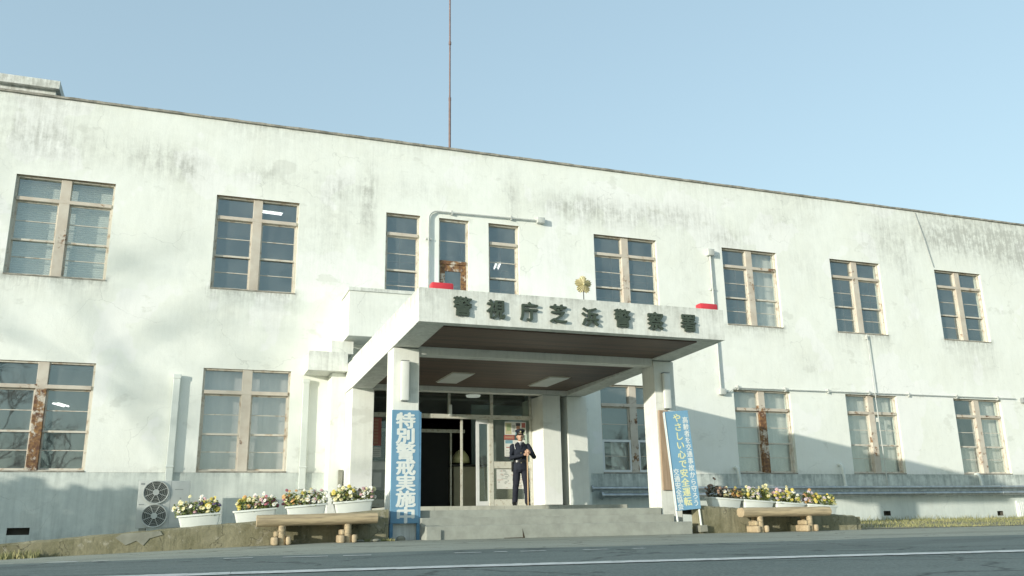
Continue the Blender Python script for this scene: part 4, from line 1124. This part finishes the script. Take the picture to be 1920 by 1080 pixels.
# hands folded over the staff top: right palm below, left on top
zt = 1.175
def hand(b, wrist, side, z, dirv):
    c = ST + Vector((0, 0, z)); d = dirv.normalized()
    pc_ = c - d*.030 + Vector((0, .0, .012))
    chain(b, [(*wrist, .026), (*(wrist*.5+pc_*.5), .030), (*pc_, .032)])
    q = Vector((-d.y, d.x, 0))
    for k, (ln, rr) in enumerate(((.068, .0092), (.076, .0096), (.071, .0093), (.056, .0082))):
        off_ = Vector((0, 0, .026-.0185*k))
        a0 = pc_ + d*.018 + off_ + q*(-.006)
        a1 = c + d*.034*(ln/.076) + off_ + q*(-.022)
        a2 = c + d*.034 + off_*1.0 + q*(-.046*(ln/.076))
        a3 = c + d*.010 + off_ + q*(-.050*(ln/.076))
        chain(b, [(*a0, rr*1.1), (*a1, rr), (*a2, rr*.92), (*a3, rr*.8)], 8)
    th0 = pc_ + q*.012 + Vector((0, 0, .02)); th1 = th0 + d*.026 + Vector((0, 0, .020)); th2 = th1 + d*.026 + q*-.016 + Vector((0, 0, .003))
    chain(b, [(*th0, .0125), (*th1, .011), (*th2, .0092)], 8)
hand(b, Rw, -1, zt-.045, Vector((1, -.15, 0))); hand(b, Lw, 1, zt+.020, Vector((-1, -.45, 0)))
body = remeshed(b, 'body', M['skin'], off, .0065, 3)
# face details
for s in (-1, 1):
    b = MB(); b.ell((s*.030, -.0855, 1.572), .012, .006, .0065, 10, 6); e = b.build('eye', M['shirt'], off, smooth=True)
    b = MB(); b.ell((s*.030, -.0905, 1.572), .0055, .0030, .0055, 8, 6); b.build('iris', M['hair'], e)
    b = MB(); b.box(s*.032-.017, s*.032+.017, -.098, -.084, 1.590, 1.5965, bev=.002); b.build('eyebrow', M['hair'], off)
b = MB(); b.ell((0, -.0925, 1.503), .020, .004, .0045, 10, 6); b.build('mouth', simple('lips', (.38, .17, .14), .5), off, smooth=True)
b = MB(); b.rings_z([(0,.020,1.545,.070,.080),(0,.016,1.58,.082,.092),(0,.012,1.63,.083,.095)], 20); b.build('hair', M['hair'], off, smooth=True)
# jacket and trousers
b = MB()
b.rings_z([(0,0,.80,.188,.128),(0,0,.88,.182,.125),(0,0,1.02,.160,.110),(0,0,1.20,.186,.128),(0,0,1.30,.192,.125),(0,.004,1.36,.165,.108),(0,.006,1.41,.105,.082),(0,.008,1.44,.068,.066)], 24)
chain(b, [(*Rs, .068), (*((Rs+Re)/2), .062), (*Re, .056), (*(Re*.25+Rw*.75), .043), (*(Re*.06+Rw*.94), .041)]); chain(b, [(*Ls, .068), (*((Ls+Le)/2), .062), (*Le, .056), (*(Le*.25+Lw*.75), .043), (*(Le*.06+Lw*.94), .041)])
jk = remeshed(b, 'jacket', M['navy'], off, .009, 4, .011)
b = MB()
for s in (-1, 1):
    chain(b, [(s*.088, 0, .84, .098), (s*.105, -.006, .62, .086), (s*.122, -.010, .45, .072), (s*.142, .005, .20, .064), (s*.148, .005, .075, .066)])
b.rings_z([(0,0,.76,.16,.10),(0,0,.90,.17,.115),(0,0,.98,.155,.105)], 20)
remeshed(b, 'trousers', M['navy2'], off, .009, 3, .012)
for s in (-1, 1):
    b = MB(); b.rings_z([(s*.155,-.045,0,.048,.135),(s*.155,-.045,.03,.050,.138),(s*.153,-.03,.06,.046,.115),(s*.15,.005,.10,.046,.06)], 18); b.build('shoe', M['leather'], off, smooth=True)
b = MB(); b.prism([(-.030, 1.435), (.030, 1.435), (.012, 1.34), (-.012, 1.34)], -.128, -.10); b.rings_z([(0,-.002,1.40,.066,.066),(0,-.004,1.448,.062,.062)], 18); b.build('shirt_collar', M['shirt'], off)
b = MB(); b.prism([(-.012, 1.43), (.012, 1.43), (.017, 1.30), (0, 1.28), (-.017, 1.30)], -.136, -.122); b.build('tie', simple('tie_navy', (.015, .02, .04), .6), off)
for s in (-1, 1):
    b = MB(); b.hexa([(s*.012,-.126,1.33),(s*.075,-.115,1.36),(s*.075,-.10,1.36),(s*.012,-.11,1.33),(s*.045,-.110,1.425),(s*.075,-.085,1.435),(s*.075,-.07,1.435),(s*.045,-.09,1.425)]); b.build('lapel', M['navy2'], jk)
for z in (1.18, 1.06, .96, .88):
    b = MB(); b.ell((.0, -.128 if z > 1.1 else -.120, z), .009, .005, .009, 8, 5); b.build('button', M['gold'], jk)
b = MB(); b.rings_z([(0,0,.975,.172,.120),(0,0,1.02,.168,.117)], 28); b.build('belt', M['leather'], off, smooth=40)
b = MB(); b.box(-.215, -.165, -.05, .04, .77, .99, bev=.012); b.build('holster', M['leather'], off, smooth=40)
b = MB(); b.ell((-.262, -.035, 1.235), .006, .026, .032, 12, 8); b.build('sleeve_patch', M['shirt'], jk, smooth=True)
b = MB(); b.tube([(-.12,-.05,1.42),(-.15,-.098,1.36),(-.13,-.128,1.27)], .007, 8); b.build('lanyard', M['shirt'], jk)
# cap
b = MB()
b.rings_z([(0,.006,1.612,.087,.102),(0,.006,1.650,.089,.104)], 28)
b.cur = 0
cap = b.build('cap_band', M['hair'], off, smooth=40); cap.scale = (.93, .93, .97); cap.location = (0, 0, .05)
b = MB(); n = 28
def capring(z, rx_, ry_, cy, tilt=0): return [(rx_*math.cos(6.283*k/n), cy+ry_*math.sin(6.283*k/n), z - tilt*math.sin(6.283*k/n)) for k in range(n)]
b.loft([capring(1.648,.089,.104,.006), capring(1.690,.122,.135,.004,.012), capring(1.705,.124,.138,.004,.016), capring(1.722,.095,.108,.006,.014), capring(1.728,.03,.035,.01,.01)]); b.build('cap_crown', M['navy'], cap, smooth=True)
b = MB(); vis = []
for k in range(13):
    a = math.pi*(1+ (k/12)); ca_, sa_ = math.cos(a), math.sin(a)
    vis.append([(.088*ca_, .006+.103*sa_, 1.622), (.095*ca_, .006+.103*sa_-.052*abs(sa_)**1.5, 1.600), (.095*ca_, .006+.103*sa_-.054*abs(sa_)**1.5, 1.595), (.088*ca_, .006+.103*sa_, 1.616)])
b.loft(vis); b.build('visor', M['leather'], cap, smooth=40)
b = MB(); b.ell((0,-.117,1.668), .020, .008, .022, 12, 8); b.build('cap_badge', M['gold'], cap, smooth=True)
# staff
mw = Matrix.Translation((6.89, -2.30, .588)) @ Matrix.Rotation(R(-14), 4, 'Z') @ Matrix.Scale(.965, 4)
sp = mw @ ST
stf = thing('staff', 'plain wooden staff standing upright under the officer\'s hands', 'staff', (sp.x, sp.y, .588))
b = MB(); b.tube([(0,0,0),(0,0,.02),(0,0,1.13),(0,0,1.145)], [.014,.0155,.0155,.012], 12); b.build('shaft', M['staff'], stf, smooth=True)

# ------------------------------------------------------------------ trees outside the frame (they shade the wall and mirror in the panes)
def bare_tree(loc, h, label, seed, spread=1.0, depth=6):
    r = random.Random(seed)
    t = thing('bare_tree', label, 'tree', loc)
    trunk = MB(); crown = MB()
    def grow(b, p, d, L, rad, lev):
        n = 3; pts = [p]; q = p
        for k in range(n):
            d = (d + Vector((r.gauss(0, .10), r.gauss(0, .10), r.gauss(.03, .06)))).normalized(); q = q + d*L/n; pts.append(q)
        b.tube(pts, [rad*(1-.35*k/n) for k in range(n+1)], 7 if lev > 3 else 4)
        if lev == 0: return
        for k in range(3 if lev > 2 else 4):
            i = r.randint(1, n); a = r.random()*6.283; sp_ = (.35+.55*r.random())*spread
            o1 = d.orthogonal().normalized(); o2 = d.cross(o1)
            nd = (d + (o1*math.cos(a)+o2*math.sin(a))*sp_*1.4).normalized()
            grow(crown, pts[i], nd, L*(.62+.22*r.random()), rad*.58, lev-1)
    grow(trunk, Vector((0, 0, -.2)), Vector((0, 0, 1)), h*.33, h*(.022 if h < 16 else .013), depth)
    trunk.build('trunk', M['bark'], t, smooth=True); crown.build('crown', M['bark'], t, smooth=True)
    return t
bare_tree((-37, -18.0, -.3), 16.5, 'bare leafless tree standing left of the building and shading its lower wall', 3, 1.15, 5)
bare_tree((-13.0, -44, -.3), 15, 'bare leafless tree across the road mirrored in the rusty ground floor window', 4, 1.0, 6)
bare_tree((34, -42, 0), 12, 'bare leafless tree across the road mirrored in the window behind the right column', 6, 1.1, 6)
# unseen hedge at the left, added to shade the plinth
t = thing('hedge', 'unseen dense evergreen hedge added left of the building to shade the foot of the wall', 'hedge', (-12.6, -6.0, -.35))
b = MB(); rh = random.Random(9)
for k in range(9000):
    u = rh.random()*2-1; x = rh.gauss(0, .45); y = u*3.1; z = rh.random()**.8*(3.15+.25*math.sin(y*2.1)+.2*math.sin(y*5))
    s_ = .07+.07*rh.random()
    Mx = Matrix.Translation((x, y, z)) @ Matrix.Rotation(rh.random()*6.28, 4, 'Z') @ Matrix.Rotation(rh.random()*3, 4, 'X')
    b.add([(-s_, -s_*.6, 0), (s_, -s_*.6, 0), (s_, s_*.6, 0), (-s_, s_*.6, 0)], [(0, 1, 2, 3)], Mx)
b.build('foliage', M['hedge'], t, fix=False)
b = MB()
for k in range(8): b.tube([(0, -2.9+.83*k, 0), (.05, -2.9+.83*k, 2.2)], [.05, .02], 6)
b.build('stem', M['bark'], t)

# ------------------------------------------------------------------ light, sky, camera
SD = Vector((2.0, 1.0, -.374)).normalized()         # direction the sunlight travels
sun = bpy.data.lights.new('sun', 'SUN'); sun.energy = 1.22; sun.angle = R(.55); sun.color = (1.0, .95, .82)
so = bpy.data.objects.new('sun', sun); col.objects.link(so); so.rotation_euler = SD.to_track_quat('-Z', 'Y').to_euler(); so.location = (-30, -20, 20)
el = math.asin(-SD.z)
w = bpy.data.worlds.new('World'); scene.world = w; w.use_nodes = True
nt = w.node_tree; bg = nt.nodes['Background']
sk = nt.nodes.new('ShaderNodeTexSky'); sk.sky_type = 'NISHITA'; sk.sun_disc = False
sk.sun_elevation = el
sk.sun_rotation = math.atan2(-SD.x, -SD.y)          # sky azimuth measured from +Y towards +X
sk.air_density = 1.0; sk.dust_density = 2.0; sk.ozone_density = 1.0
gm_ = nt.nodes.new('ShaderNodeGamma'); gm_.inputs['Gamma'].default_value = 0.45     # hazy winter sky: gentle gradient
mu = nt.nodes.new('ShaderNodeMix'); mu.data_type = 'RGBA'; mu.blend_type = 'MULTIPLY'; mu.inputs['Factor'].default_value = 1; mu.inputs[7].default_value = (.745, .885, .925, 1)
nt.links.new(sk.outputs['Color'], gm_.inputs['Color']); nt.links.new(gm_.outputs['Color'], mu.inputs[6]); nt.links.new(mu.outputs[2], bg.inputs['Color']); bg.inputs['Strength'].default_value = 0.15
scene.view_settings.view_transform = 'Standard'; scene.view_settings.look = 'None'
scene.view_settings.exposure = 1.95; scene.view_settings.gamma = 1.0; scene.view_settings.use_curve_mapping = False

yaw, pitch, roll = R(20.28382394), R(15.04107319), R(-0.97137808)
f = Vector((math.sin(yaw)*math.cos(pitch), math.cos(yaw)*math.cos(pitch), math.sin(pitch)))
r_ = Vector((math.cos(yaw), -math.sin(yaw), 0)); u = r_.cross(f)
r2 = r_*math.cos(roll)+u*math.sin(roll); u2 = -r_*math.sin(roll)+u*math.cos(roll)
cam = bpy.data.cameras.new('camera'); cam.sensor_width = 36; cam.lens = 36*1623.2/1920; cam.clip_end = 2000; cam.clip_start = .05
co = bpy.data.objects.new('camera', cam); col.objects.link(co)
Mc = Matrix((( r2.x, u2.x, -f.x, 0), (r2.y, u2.y, -f.y, -20.58), (r2.z, u2.z, -f.z, .287), (0, 0, 0, 1)))
co.matrix_world = Mc
scene.camera = co
scene.cycles.use_denoising = True
scene.cycles.max_bounces = 8; scene.cycles.transparent_max_bounces = 24
